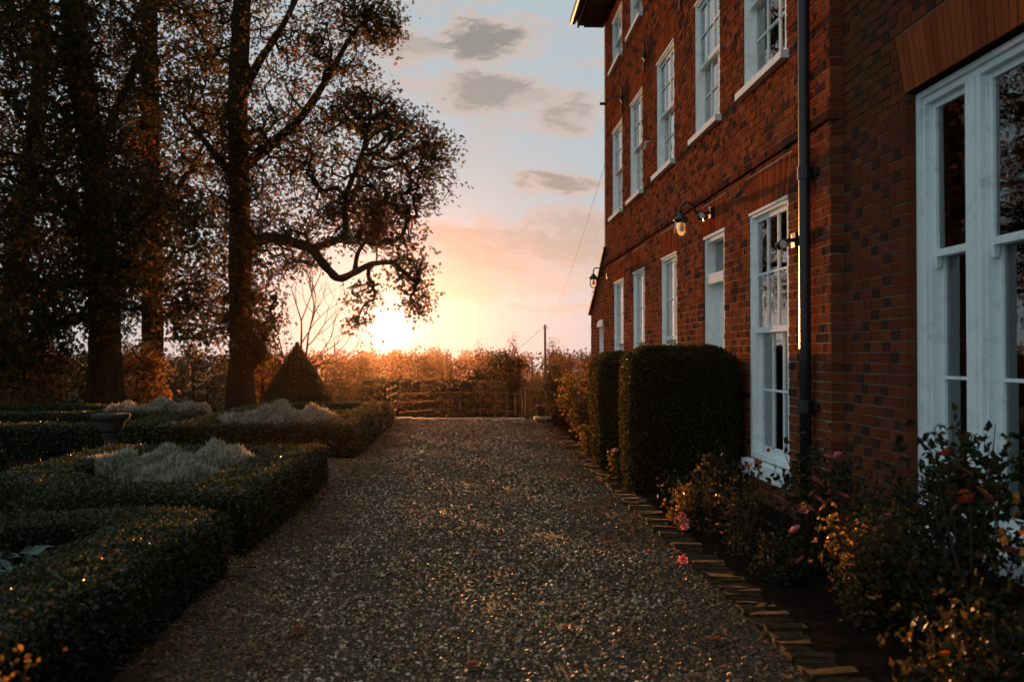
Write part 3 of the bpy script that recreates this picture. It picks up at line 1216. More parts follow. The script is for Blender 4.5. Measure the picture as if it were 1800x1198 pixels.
# mouldings in steps
f.box(X - .022, X - .0005, 6.305, y1 - .006, z0 + .01, z1 - .01)
f.box(X - .022, X - .0005, y0 + .01, 6.305, z1 - .045, z1 - .01)
f.box(X - .012, X + .0015, 5.63, 5.71, z0 + .02, z1 - .09)
f.box(X - .012, X + .0015, 4.27, 4.35, z0 + .02, z1 - .09)
for a, b in lights:
    f.box(X + .03, X + .15, b - .02, b - .0005, z0 + .06, z1 - .09)
    f.box(X + .03, X + .15, a + .0005, a + .02, z0 + .06, z1 - .09)
nw = f.build('window', M['white'], house)
nw['label'] = 'tall three light sash window nearest the camera'
s = G()
s.box(XN - .10, X + .02, y0 - .05, y1 + .06, z0 - .10, z0 - .002, jit=.001)
s.build('sill', M['white'], nw)
for k, (a, b) in enumerate(lights):
    cc = 1 if k != 1 else 2
    sash(a + .018, b - .018, 2.03, z1 - .085, X + .040, cc, 1, nw, stile=.045, horns=True)
    sash(a + .018, b - .018, z0 + .055, 2.075, X + .088, cc, 2, nw, stile=.045, bottom=.08)

# lean-to window with a rounded head board
f = G()
y0, y1, z0, z1 = LW
f.box(XF + .01, XF + .12, y0, y0 + .07, z0, z1)
f.box(XF + .01, XF + .12, y1 - .07, y1, z0, z1)
f.box(XF - .04, XF + .12, y0 - .03, y1 + .03, z1 - .02, z1 + .07)
f.box(XF - .025, XF + .12, y0 + .04, y1 - .04, z1 + .0705, z1 + .12)
f.box(XF + .011, XF + .12, y0 + .07, y1 - .07, z0, z0 + .06)
lw = f.build('window', M['white'], house)
sash(y0 + .075, y1 - .075, z0 + .06, z1 - .02, XF + .05, 1, 2, lw)

# door with a transom light
y0, y1, z0, z1 = DOOR
f = G()
fw = .11
f.box(XF + .02, XF + .20, y0 + .003, y0 + fw, z0, z1 - .004)
f.box(XF + .02, XF + .20, y1 - fw, y1 - .003, z0, z1 - .004)
f.box(XF + .021, XF + .20, y0 + fw, y1 - fw, z1 - .09, z1 - .004)
f.box(XF + .012, XF + .20, y0 + fw, y1 - fw, 2.22, 2.33)
f.box(XF - .0, XF + .0195, y0 + .006, y1 - .006, z1 - .04, z1 - .008)
f.box(XF + .115, XF + .15, y0 + fw, y1 - fw, z0 + .03, 2.218)
for za, zb in ((.55, 1.15), (1.30, 2.05)):
    for ya, yb in ((y0 + fw + .09, (y0 + y1) / 2 - .04), ((y0 + y1) / 2 + .04, y1 - fw - .09)):
        f.box(XF + .105, XF + .1145, ya, yb, za, zb)
        f.box(XF + .098, XF + .1045, ya + .035, yb - .035, za + .035, zb - .035)
door = f.build('door', M['white'], house)
pane(y1 - y0 - 2 * fw, z1 - .09 - 2.33, XF + .12, (y0 + y1) / 2, (z1 - .09 + 2.33) / 2, door)
h = G()
h.tube([(XF + .11, y0 + fw + .06, 1.2), (XF + .05, y0 + fw + .06, 1.2)], .012, 8)
h.tube([(XF + .065, y0 + fw + .06, 1.2), (XF + .035, y0 + fw + .06, 1.2)], .03, 12)
h.build('handle', M['iron'], door)
st = G()
st.box(XF - .45, XF + .02, DOOR[0] - .1, DOOR[1] + .1, 0, .15, jit=.006)
st.box(XF - .2, XF + .02, DOOR[0] - .05, DOOR[1] + .05, .1505, .295, jit=.004)
st.build('doorstep', M['stone'], house)

# curtains inside the near windows
for k, (x, a, b, lab) in enumerate(((3.42, 5.95, 6.35, 'pale curtain gathered behind the narrow side light of the near window'),
                                   (3.45, 5.20, 5.62, 'pale curtain gathered behind the wide middle light of the near window'),
                                   (3.30, 9.25, 9.66, 'pale curtain behind the tall ground floor window next to the downpipe'))):
    c = G()
    nn = 40
    yy = np.linspace(a, b, nn)
    xx = x + .045 * np.sin(np.linspace(0, 16, nn)) + .015 * np.sin(np.linspace(0, 37, nn))
    vs = np.concatenate([np.stack([xx, yy, np.full(nn, z)], 1) for z in (.45, 1.6, 2.9)])
    c.add(vs, [(r * nn + i, r * nn + i + 1, (r + 1) * nn + i + 1, (r + 1) * nn + i) for r in range(2) for i in range(nn - 1)])
    tag(c.build('curtain', M['curtain'], smooth=True), lab, 'curtain')

# ---- lamps on the wall
def globe_fn(N, out):
    fr = N.new('ShaderNodeFresnel')
    fr.inputs[0].default_value = 1.45
    gl = N.new('ShaderNodeBsdfGlossy')
    gl.inputs['Roughness'].default_value = .05
    tr = N.new('ShaderNodeBsdfTransparent')
    tr.inputs[0].default_value = (.93, .90, .84, 1)
    tl = N.new('ShaderNodeBsdfTranslucent')
    tl.inputs[0].default_value = (.9, .8, .65, 1)
    m0 = N.new('ShaderNodeMixShader')
    m0.inputs[0].default_value = .22
    N.link(tr.outputs[0], m0.inputs[1])
    N.link(tl.outputs[0], m0.inputs[2])
    m1 = N.new('ShaderNodeMixShader')
    N.link(fr.outputs[0], m1.inputs[0])
    N.link(m0.outputs[0], m1.inputs[1])
    N.link(gl.outputs[0], m1.inputs[2])
    N.link(m1.outputs[0], out.inputs[0])


M['globe'] = mat('lamp_glass', globe_fn)


def wall_lamp(y, z, label):
    t = thing('wall_lamp', (XF, y, z), label, 'lamp', 'swan neck lamps on the house wall')
    bx = XF - .012
    b = G()
    b.lathe((0, 0, 0), [(.055, 0), (.055, .012), (.03, .022)], 16)
    v = b.v[0].copy()
    b.v[0] = np.stack([bx - v[:, 2] + .012, y + v[:, 0], z + v[:, 1]], 1)
    b.build('back_plate', M['iron'], t)
    arm = G()
    th = np.linspace(0, math.pi, 11)
    pts = [(XF - .02, y, z), (XF - .06, y, z + .01), (XF - .12, y, z + .06)] + [(XF - .205 + .075 * math.cos(q), y, z + .085 + .075 * math.sin(q)) for q in th] + [(XF - .28, y, z + .03)]
    arm.tube(pts, .012, 8)
    arm.build('arm', M['iron'], t, smooth=True)
    c = (XF - .28, y, z - .20)
    cap = G()
    cap.lathe(c, [(.018, .235), (.035, .225), (.045, .20), (.085, .165), (.09, .15), (.072, .148), (.072, .135)], 18)
    cap.build('cap', M['iron'], t, smooth=True)
    gl = G()
    gl.lathe(c, [(.066, .136), (.074, .10), (.076, .05), (.066, .005), (.045, -.03), (.018, -.045)], 18)
    gl.build('globe', M['globe'], t, smooth=True)
    bl = G()
    bl.lathe(c, [(.016, .148), (.018, .11), (.032, .075), (.035, .05), (.025, .025), (.008, .012)], 12)
    bl.build('bulb', M['steel_lens'], t, smooth=True)
    return t


wall_lamp(11.45, 3.02, 'black swan neck wall lamp with glass globe above the white door')
wall_lamp(19.55, 2.98, 'small black swan neck wall lamp at the far corner of the house')


def spot_light(y, z, label, n=2):
    t = thing('security_light', (XF, y, z), label, 'light', 'small twin spotlights on the house wall')
    b = G()
    b.box(XF - .05, XF - .009, y - .05, y + .05, z - .06, z + .06, jit=.003)
    b.tube([(XF - .05, y, z), (XF - .10, y, z)], .018, 8)
    b.build('junction_box', M['iron'], t)
    for s in (-1, 1):
        h = G()
        p0 = np.array([XF - .10, y, z])
        d = np.array([-.55, .75 * s, -.45])
        d /= np.linalg.norm(d)
        h.tube([p0, p0 + d * .035, p0 + d * .042, p0 + d * .10], [.014, .02, .032, .037], 12)
        hd = h.build('spot_head', M['iron'], t, smooth=True)
        l = G()
        l.tube([p0 + d * .101, p0 + d * .106], [.034, .031], 12)
        l.build('lens', M['steel_lens'], hd)
    return t


spot_light(11.02, 3.0, 'black twin spotlight beside the swan neck lamp over the white door')
spot_light(8.16, 2.36, 'dark twin spotlight between the tall window and the downpipe')

# ------------------------------------------------------------------ clipped hedges
def sweep_hedge(pts, closed, w, h, step=.22):
    """a clipped hedge: rounded section swept along a line (returns verts, faces)"""
    pts = [np.array(p, float) for p in pts]
    n = len(pts)
    path_ = []
    segs = n if closed else n - 1
    for i in range(segs):
        a, b = pts[i], pts[(i + 1) % n]
        k = max(2, int(np.linalg.norm(b - a) / step))
        for t in range(k):
            path_.append(a + (b - a) * t / k)
    if not closed:
        path_.append(pts[-1])
    P = np.array(path_)
    m = len(P)
    if closed:
        tan = np.roll(P, -1, 0) - np.roll(P, 1, 0)
    else:
        tan = np.gradient(P, axis=0)
    tan /= np.linalg.norm(tan, axis=1, keepdims=True)
    nor = np.stack([tan[:, 1], -tan[:, 0]], 1)
    seg = P - np.roll(P, 1, 0)
    if not closed:
        seg[0] = P[1] - P[0]
    seg /= np.linalg.norm(seg, axis=1, keepdims=True)
    mit = 1 / np.clip(nor[:, 0] * seg[:, 1] - nor[:, 1] * seg[:, 0], .6, 1)   # square, mitred corners
    prof = [(-w * .96, 0), (-w * 1.02, h * .5), (-w * .99, h * .86), (-w * .86, h * .985), (-w * .4, h * 1.0), (w * .4, h * 1.0), (w * .86, h * .985), (w * .99, h * .86), (w * 1.02, h * .5), (w * .96, 0)]
    k = len(prof)
    V = []
    for i in range(m):
        e = mit[i]
        for o_, z in prof:
            q = P[i] + nor[i] * o_ * e
            V.append((q[0] + random.uniform(-.012, .012), q[1] + random.uniform(-.012, .012), z + (random.uniform(-.014, .014) if z > 0 else 0)))
    F = []
    rng_ = range(m if closed else m - 1)
    for i in rng_:
        j = (i + 1) % m
        for s in range(k - 1):
            F.append((i * k + s, i * k + s + 1, j * k + s + 1, j * k + s))
    if not closed:
        F.append(tuple(range(k))[::-1])
        F.append(tuple((m - 1) * k + s for s in range(k)))
    return np.array(V), F


def leaf_shell(g, V, F, dens, size, mslot=1, lift=.012, rough=.9, top_bias=0.0):
    _, _, area = sample_mesh(V, F, 4)
    n = int(area * dens)
    p, nr, _ = sample_mesh(V, F, n)
    p = p + nr * RNG.uniform(-lift, lift * 1.6, n)[:, None]
    ax = nr * .8 + rdir(n) * rough
    stray = RNG.random(n) < .025
    p[stray] += nr[stray] * RNG.uniform(.01, .045, (int(stray.sum()), 1))
    s = size * RNG.uniform(.6, 1.35, n)
    tone = .5 + .28 * np.sin(p[:, 0] * 2.3 + 1.7 * np.sin(p[:, 1] * 1.9)) * np.cos(p[:, 1] * 2.9 + p[:, 2] * 3.1)
    r = np.clip(.55 * tone + .6 * RNG.random(n) ** 1.6 - .05, 0, 1)
    g.scatter(KITE_V, KITE_F, p, rots(ax), s, mslot, r)


def add_poly(g, V, F, m=0):
    V = np.asarray(V)
    by = {}
    for f in F:
        by.setdefault(len(f), []).append(f)
    first = True
    base = g.n
    for k, fs in by.items():
        if first:
            g.add(V, np.array(fs), m)
            first = False
        else:
            g.f.append((np.array(fs) + base, m))


def box_hedge(pts, closed, w, h, dens, size, label, cat='hedge', group=None, m='box', z0=0.0, name='box_hedge'):
    V, F = sweep_hedge(pts, closed, w, h)
    V[:, 2] += z0
    g = G()
    Vi = V.copy()
    add_poly(g, Vi, F, 0)
    leaf_shell(g, V, F, dens, size)
    return tag(g.build(name, [M['core'], M[m]]), label, cat, group)


box_hedge([(-1.80, 3.1), (-1.80, 6.14), (-2.35, 6.2), (-2.72, 5.9), (-2.95, 5.2), (-3.0, 4.0)], False, .27, .43, 7000, .024, 'low clipped box hedge nearest the camera at the left edge of the gravel', group='low box hedges of the parterre')
box_hedge([(-1.80, 7.25), (-1.80, 10.62), (-3.62, 10.62), (-3.62, 8.55), (-2.75, 7.30)], True, .27, .43, 4600, .028, 'box hedge frame around the nearest silver mounds, second along the path', group='low box hedges of the parterre')
box_hedge([(-2.15, 7.72), (-2.75, 7.76), (-3.15, 8.25)], False, .22, .40, 4000, .028, 'strip of clipped box filling the front of the nearest silver bed', group='low box hedges of the parterre')
box_hedge([(-5.9, 7.85), (-3.98, 7.85)], False, .29, .43, 3600, .030, 'box hedge end entering from the left edge below the stone sundial', group='low box hedges of the parterre')
box_hedge([(-7.2, 10.15), (-4.72, 10.15)], False, .27, .43, 2800, .034, 'box hedge end at the left edge in front of the stone sundial', group='low box hedges of the parterre')
box_hedge([(-9.0, 14.1), (-4.70, 14.1), (-4.70, 17.0), (-9.0, 17.0)], False, .28, .44, 2000, .040, 'long dark box hedge directly behind the stone sundial at left', group='low box hedges of the parterre')
box_hedge([(-1.80, 13.85), (-1.80, 20.3), (-3.95, 20.3), (-3.95, 13.85)], True, .27, .44, 2000, .040, 'box hedge frame beside the far path end, around the middle silver mounds', group='low box hedges of the parterre')
box_hedge([(-2.1, 17.6), (-3.7, 17.8)], False, .24, .42, 1700, .042, 'cross row of box inside the far hedge frame before the topiary', group='low box hedges of the parterre')
box_hedge([(-4.75, 18.6), (-9.5, 19.4)], False, .28, .46, 1500, .045, 'farthest box hedge row below the big chestnut trunks', group='low box hedges of the parterre')
box_hedge([(1.52, 21.85), (2.0, 21.85)], False, .16, .30, 2600, .03, 'small box block by the right end of the iron fence', group=None)

# near-left corner plant with sun-struck golden leaves
g = G()
n = 520
p = np.stack([RNG.normal(-1.30, .08, n), RNG.normal(2.70, .12, n), RNG.uniform(.05, .60, n)], 1)
g.scatter(KITE_V, KITE_F, p, rots(rdir(n)), RNG.uniform(.014, .03, n))
for k in range(10):
    a = RNG.uniform(0, 6.28)
    g.tube([(-1.30, 2.70, 0), (-1.30 + .08 * math.cos(a), 2.70 + .1 * math.sin(a), .3), (-1.30 + .12 * math.cos(a), 2.70 + .14 * math.sin(a), .56)], [.006, .004, .002], 4)
tag(g.build('golden_shrub', M['gold_leaf']), 'small shrub with golden sunlit leaves in the bottom left corner', 'shrub')


def block_hedge(x0, x1, y0, y1, h, label, dens=3800, size=.03):
    """tall clipped block with rounded shoulders, built from a swept rounded grid"""
    nx, ny, nz = 12, 10, 14
    V, F = [], []
    r = .16

    def rnd_pt(u, v, w):
        # superellipse rounding of a unit box, flat at the foot
        x, y, z = 2 * u - 1, 2 * v - 1, w
        c = np.array([x, y, z])
        k = max(abs(x), abs(y), 1e-6)
        return c
    rings = []
    for k in range(nz + 1):
        t = k / nz
        z = h * t
        # shoulder
        top = max(0, (z - (h - r)) / r)
        ins = r * (1 - math.sqrt(max(0, 1 - top * top)))
        bul = .025 * math.sin(math.pi * min(1, t * 1.1)) - .05 * (1 - t)
        ring = []
        m = 44
        for i in range(m):
            a = 2 * math.pi * i / m
            ca, sa = math.cos(a), math.sin(a)
            ex = .22
            cx, cy = (x0 + x1) / 2, (y0 + y1) / 2
            hx, hy = (x1 - x0) / 2 + bul - ins, (y1 - y0) / 2 + bul - ins
            ring.append((cx + math.copysign(abs(ca) ** ex, ca) * hx + random.uniform(-.012, .012), cy + math.copysign(abs(sa) ** ex, sa) * hy + random.uniform(-.012, .012), z + random.uniform(-.01, .01) * (t > 0)))
        rings.append(ring)
    m = 44
    for ring in rings:
        V += ring
    for k in range(nz):
        for i in range(m):
            j = (i + 1) % m
            F.append((k * m + i, k * m + j, (k + 1) * m + j, (k + 1) * m + i))
    c = len(V)
    V.append(((x0 + x1) / 2, (y0 + y1) / 2, h + .015))
    for i in range(m):
        F.append((nz * m + i, nz * m + (i + 1) % m, c))
    g = G()
    add_poly(g, V, F, 0)
    leaf_shell(g, np.array(V), F, dens, size, 1, .014)
    return tag(g.build('yew_hedge', [M['core'], M['yew']]), label, 'hedge', 'clipped yew blocks flanking the door')


block_hedge(1.60, 2.66, 9.60, 10.5, 1.47, 'large clipped dark yew block on the near side of the white door', 5000, .030)
block_hedge(1.58, 2.66, 11.75, 12.95, 1.42, 'clipped dark yew block on the far side of the white door', 3200, .034)

# yew topiary cone
prof = [(1.03, .0), (.93, .18), (.78, .42), (.60, .72), (.43, 1.0), (.26, 1.28), (.10, 1.54), (.015, 1.68)]
cx, cy = -3.62, 20.95 + .35
V, F = [], []
m = 28
for q, z in prof:
    for i in range(m):
        a = 2 * math.pi * i / m
        rr = q * (1 + random.uniform(-.02, .02))
        V.append((cx + rr * math.cos(a), cy + rr * math.sin(a), z + random.uniform(-.01, .01)))
for k in range(len(prof) - 1):
    for i in range(m):
        j = (i + 1) % m
        F.append((k * m + i, k * m + j, (k + 1) * m + j, (k + 1) * m + i))
F.append(tuple((len(prof) - 1) * m + i for i in range(m)))
g = G()
add_poly(g, V, F, 0)
leaf_shell(g, np.array(V), F, 3000, .036, 1, .014)
tag(g.build('topiary_cone', [M['core'], M['yew']]), 'dark conical yew topiary behind the parterre beside the chestnut trunk', 'topiary')

# ------------------------------------------------------------------ silver mounds
SPRIG_V = np.array([(0, 0, 0), (.10, 0, .5), (0, .0, 1), (-.10, 0, .5), (0, .22, .72), (.14, .12, .55), (0, -.22, .72), (-.14, -.12, .55)], float)
SPRIG_F = np.array([(0, 1, 2, 3), (0, 5, 4, 3), (0, 7, 6, 1)])


def mound(x, y, r, h, label, n=2600, z0=.05):
    n = int(n * 1.5)
    h *= .88
    g = G()
    lat = np.linspace(0, math.pi / 2, 6)
    g.lathe((x, y, z0), [(r * .88 * math.cos(t), h * .80 * math.sin(t)) for t in lat[:-1]] + [(.02, h * .8)], 18, 0)
    d = rdir(n)
    d[:, 2] = np.abs(d[:, 2])
    lump = 1 + .14 * np.sin(d[:, 0] * 7 + x * 3) * np.cos(d[:, 1] * 6 + y)
    p = np.stack([x + d[:, 0] * r * .93 * lump, y + d[:, 1] * r * .93 * lump, z0 + d[:, 2] * h * .86 * lump], 1)
    ax = d * .8 + np.array([0, 0, .6]) + RNG.normal(0, .38, (n, 3))
    g.scatter(SPRIG_V, SPRIG_F, p, rots(ax), np.stack([RNG.uniform(.05, .085, n)] * 2 + [RNG.uniform(.045, .115, n)], 1), 1)
    return tag(g.build('silver_shrub', [M['core'], M['silver']]), label, 'shrub', 'mounds of silver foliage in the parterre')


mound(-2.38, 8.35, .40, .56, 'rounded silver mound with pink sunlit rim, front of the nearest bed', 4200)
mound(-2.35, 9.55, .40, .58, 'silver mound at the right of the nearest bed by the path', 3600)
mound(-2.82, 9.45, .36, .55, 'silver mound in the middle back of the nearest bed', 3200)
mound(-3.22, 9.35, .34, .52, 'silver mound at the left end of the nearest bed before the sundial', 3000)
mound(-3.45, 15.1, .42, .56, 'silver mound at the left of the second bed along the path', 2800)
mound(-2.90, 15.3, .52, .74, 'tallest silver mound in the middle of the second bed', 3200)
mound(-2.35, 15.4, .42, .66, 'silver mound at the right of the second bed by the path', 2600)
mound(-6.1, 18.0, .46, .58, 'silver mound in the farthest bed, left of its neighbour', 1800)
mound(-5.45, 18.1, .50, .66, 'silver mound in the farthest bed straight before the thick trunk', 1800)
mound(-4.9, 18.0, .38, .60, 'silver mound in the farthest bed, right end nearest the topiary', 1600)

# blue-green strap leaves inside the nearest hedge
g = G()
n = 260
p = np.stack([RNG.uniform(-2.75, -2.22, n), RNG.uniform(4.2, 5.6, n), RNG.uniform(.18, .40, n)], 1)
ax = np.array([0, 0, 1.0]) + RNG.normal(0, .7, (n, 3))
g.scatter(KITE_V * np.array([.7, 1, 1]), KITE_F, p, rots(ax), RNG.uniform(.05, .13, n))
for k in range(26):
    x, y = -2.7 + .45 * (k % 3) / 2, 4.25 + 1.3 * k / 25
    g.tube([(-2.48, 4.9, .01), ((x - 2.48) / 2, (y + 4.9) / 2, .06), (x + .03, y, .18), (x + .06, y + .03, .36)], [.008, .007, .005, .003], 4)
tag(g.build('leafy_plant', M['blue_leaf']), 'blue green broad leaved plant growing inside the nearest box hedge', 'plant')

# ------------------------------------------------------------------ stone sundial
sx, sy = -4.30, 12.2
sd = thing('stone_sundial', (sx, sy, 0), 'weathered stone sundial on a pedestal in the middle of the parterre', 'sundial')
g = G()
g.box(sx - .2, sx + .2, sy - .2, sy + .2, 0, .09, jit=.005)
g.lathe((sx, sy, .09), [(.15, 0), (.15, .04), (.10, .08), (.075, .14), (.072, .30), (.085, .34), (.105, .36), (.085, .385)], 16)
g.build('pedestal', M['sundial_stone'], sd, smooth=False)
g = G()
g.lathe((sx, sy, .475), [(.085, 0), (.13, .03), (.15, .08), (.16, .13), (.215, .175), (.225, .195), (.225, .225), (.19, .232)], 20)
top = g.build('bowl', M['sundial_stone'], sd, smooth=False)
g = G()
g.add([(sx - .07, sy, .708), (sx + .07, sy, .708), (sx + .07, sy + .006, .775), (sx - .07, sy + .006, .708), (sx + .07, sy + .006, .708), (sx + .07, sy, .775)], [(0, 1, 5), (3, 2, 4)])
g.add([(sx - .07, sy, .708), (sx + .07, sy, .775), (sx + .07, sy + .006, .775), (sx - .07, sy + .006, .708)], [(0, 1, 2, 3)])
g.build('gnomon', M['rust'], sd)

# ------------------------------------------------------------------ iron estate fences
def fence(pts, top, base, label, nrail=5, posts=True, caps=True, mat_='fence_iron', zs=None):
    pts = [np.array(p, float) for p in pts]
    c = sum(pts) / len(pts)
    t = thing('iron_fence', (c[0], c[1], base), label, 'fence', 'iron estate fences at the end of the garden')
    for p in pts:
        g = G()
        g.box(p[0] - .02, p[0] + .02, p[1] - .012, p[1] + .012, base - .2, top + .02)
        g.lathe((p[0], p[1], top + .02), [(.022, 0), (.03, .02), (.022, .045), (.006, .055)], 8)
        g.build('post', M[mat_], t)
    for k in range(nrail):
        z = top - .03 - k * (top - base) / nrail * (.78 + .07 * k)
        g = G()
        q = [np.array([p[0], p[1], z]) for p in pts]
        g.tube(q, .013 if k == 0 else .010, 6)
        g.build('rail', M[mat_], t)
    return t


def f2(x, Y):
    p = at(x, 690, Y)
    return (p[0], p[1])


fence([f2(700, 22.9), f2(713, 23.2), f2(764, 24.0), f2(809, 24.4), f2(845, 24.3), f2(873, 23.9), f2(893, 23.4), f2(907, 22.8), f2(920, 22.15)], .54, -.58, 'curved black iron estate fence with four rails across the path end', 5)
fence([(-1.70, 20.6), (-1.69, 21.5), (-1.68, 22.4), (-1.66, 23.4)], .72, 0, 'short iron fence return with bright sunlit bars left of the path end', 4)
fence([(-1.9, 29.2)] + [(-1.9 - 1.15 * k, 29.4 + .05 * k) for k in range(1, 16)], .50, -.62, 'long low iron fence running left behind the topiary and tree trunks', 4)
fence([f2(925, 25.5), f2(960, 25.8), f2(1000, 26.2), f2(1035, 26.6)], .50, -.58, 'iron fence stretch on the right behind the small box block', 4)

# ------------------------------------------------------------------ roses and bed plants by the house
PET = G()
k = 0
for ring, (nn, rad, tilt, sz) in enumerate(((5, .012, .35, .55), (6, .018, .8, .75), (7, .024, 1.25, .95))):
    for i in range(nn):
        a = 2 * math.pi * i / nn + ring * .4
        d = np.array([math.cos(a), math.sin(a), 0])
        t_ = np.array([-math.sin(a), math.cos(a), 0])
        out = d * math.sin(tilt) + np.array([0, 0, math.cos(tilt)])
        b = d * .004
        L = .034 * sz
        W = .017 * sz
        PET.add([b, b + out * L * .6 + t_ * W, b + out * L + d * .004, b + out * L * .6 - t_ * W], [(0, 1, 2, 3)], 0, random.random())
_o = PET.build('flower', M['petal'], origin=(0, 0, 0))
FLOWER = _o.data
bpy.data.objects.remove(_o)
FLOWER2 = FLOWER.copy()
FLOWER2.materials[0] = M['hip']


def rose(x, y, h, spread, nst, nleaf, flowers, label, lm='rose_leaf', size=.04, fmesh=None, fsc=1.0, lean=(0, 0), name='rose_bush', low=0.15):
    t = thing(name, (x, y, .03), label, 'shrub')
    st = G()
    tips, pts_all = [], []
    for k in range(nst):
        a = RNG.uniform(0, 2 * math.pi)
        rr = spread * math.sqrt(RNG.random())
        hh = h * RNG.uniform(.6, 1.0)
        ex, ey = x + rr * math.cos(a) + lean[0], y + rr * math.sin(a) + lean[1]
        P = np.array([(x + .05 * math.cos(a), y + .05 * math.sin(a), .0), (x + (ex - x) * .35 + RNG.normal(0, .02), y + (ey - y) * .35, hh * .4), (x + (ex - x) * .75, y + (ey - y) * .75 + RNG.normal(0, .02), hh * .78), (ex, ey, hh)])
        st.tube(P, [.007, .006, .004, .002], 5)
        tips.append(P[-1])
        tt = RNG.uniform(low, 1, max(3, nleaf // nst))
        for q in tt:
            i = min(2, int(q * 3))
            f_ = q * 3 - i
            pts_all.append(P[i] * (1 - f_) + P[i + 1] * f_)
    st.build('stem', M['rust'], t)
    pts_all = np.array(pts_all)
    n = len(pts_all)
    pts_all = pts_all + RNG.normal(0, .045, (n, 3)) * (1 + spread)
    pts_all[:, 2] = np.maximum(pts_all[:, 2], .04)
    lf = G()
    # each leaf a group of three leaflets
    for da in (-.9, 0, .9):
        tv = KITE_V.copy()
        ca, sa = math.cos(da), math.sin(da)
        tv[:, :2] = tv[:, :2] @ np.array([[ca, sa], [-sa, ca]]).T
        lf.scatter(tv, KITE_F, pts_all, rots(np.array([0, 0, .8]) + rdir(n), 0) if False else rots(rdir(n) + np.array([0, 0, .6])), size * RNG.uniform(.6, 1.3, n))
    lf.build('foliage', M[lm], t)
    for (fx, fy, fz) in flowers:
        inst(fmesh or FLOWER, 'flower', (fx, fy, fz), t, (RNG.uniform(-.9, .9), RNG.uniform(-.9, .9), RNG.uniform(0, 6)), (fsc * RNG.uniform(.8, 1.2),) * 3)
    return t


def fl(lst):
    return [tuple(at(x, y, Y)) for x, y, Y in lst]


rose(2.20, 6.05, .85, .34, 16, 620, fl([(1456, 805, 6.0), (1472, 800, 6.1), (1432, 845, 5.9), (1428, 868, 5.9), (1440, 880, 5.85), (1483, 872, 5.8), (1424, 895, 5.8), (1398, 931, 5.6), (1412, 898, 5.9)]), 'dark rose bush with several pink blooms before the downpipe', fsc=1.05)
rose(1.90, 7.2, .70, .30, 14, 560, fl([(1288, 842, 7.1), (1291, 860, 7.1), (1332, 812, 7.3), (1331, 826, 7.2), (1302, 822, 7.4)]), 'rose bush with a coral bloom below the tall window sill', fsc=1.0)
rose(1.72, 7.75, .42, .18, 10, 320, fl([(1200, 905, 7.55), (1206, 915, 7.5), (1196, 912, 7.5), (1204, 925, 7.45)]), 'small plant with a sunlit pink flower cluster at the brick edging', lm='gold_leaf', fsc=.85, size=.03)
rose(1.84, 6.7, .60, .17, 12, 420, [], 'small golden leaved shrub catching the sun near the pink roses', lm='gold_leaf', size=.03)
rose(2.45, 4.75, 1.15, .30, 13, 380, fl([(1668, 797, 4.6), (1702, 835, 4.5)]), 'tall leggy rose climbing in front of the nearest window', fmesh=FLOWER2, fsc=1.0, size=.05, low=.3)
rose(2.30, 4.45, .95, .24, 10, 320, fl([(1695, 866, 4.4), (1706, 872, 4.4), (1700, 880, 4.35), (1726, 866, 4.4), (1740, 878, 4.4)]), 'rose with a cluster of orange red hips under the nearest window', fmesh=FLOWER2, fsc=1.0, size=.045)
rose(2.55, 4.0, 1.05, .28, 12, 420, [], 'dark leafy rose at the right edge of the picture beside the nearest window', size=.05)
rose(2.45, 5.45, .75, .40, 18, 800, fl([(1560, 905, 5.3), (1572, 898, 5.3)]), 'dense dark shrub between the downpipe roses and the nearest window', size=.04, fmesh=FLOWER2, fsc=.7)
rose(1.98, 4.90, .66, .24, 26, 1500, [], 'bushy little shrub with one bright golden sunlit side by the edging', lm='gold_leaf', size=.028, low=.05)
rose(2.20, 4.55, .55, .32, 22, 1100, [], 'dark low shrub right behind the golden sunlit one', size=.034, low=.05)
rose(1.85, 3.55, .50, .30, 22, 900, fl([(1660, 1150, 3.4)]), 'low dark shrub in the bottom right corner with a few lit leaves', size=.034, low=.05, fmesh=FLOWER2, fsc=.6)
rose(2.35, 3.50, .85, .34, 18, 800, [], 'taller dark shrub in the bottom right corner under the window', size=.045, low=.05)
rose(1.90, 5.85, .34, .24, 14, 420, fl([(1408, 985, 5.6)]), 'low ground covering plant below the pink rose bush', size=.03)
rose(1.88, 8.5, .40, .22, 12, 380, [], 'low dark plant at the foot of the large yew block', size=.035)
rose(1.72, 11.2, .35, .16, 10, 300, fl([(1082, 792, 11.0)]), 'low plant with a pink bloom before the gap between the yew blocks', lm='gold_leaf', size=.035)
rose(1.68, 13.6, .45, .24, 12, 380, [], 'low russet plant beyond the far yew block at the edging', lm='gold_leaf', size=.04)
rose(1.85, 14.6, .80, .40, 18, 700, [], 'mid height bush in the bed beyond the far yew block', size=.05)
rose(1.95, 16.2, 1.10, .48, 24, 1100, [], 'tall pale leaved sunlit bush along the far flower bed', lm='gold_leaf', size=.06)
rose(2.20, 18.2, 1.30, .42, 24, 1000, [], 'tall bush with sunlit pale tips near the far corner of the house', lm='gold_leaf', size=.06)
rose(1.80, 19.6, .75, .36, 16, 620, fl([(990, 727, 19.2)]), 'dark bush at the end of the flower bed by the stone slab', size=.055)
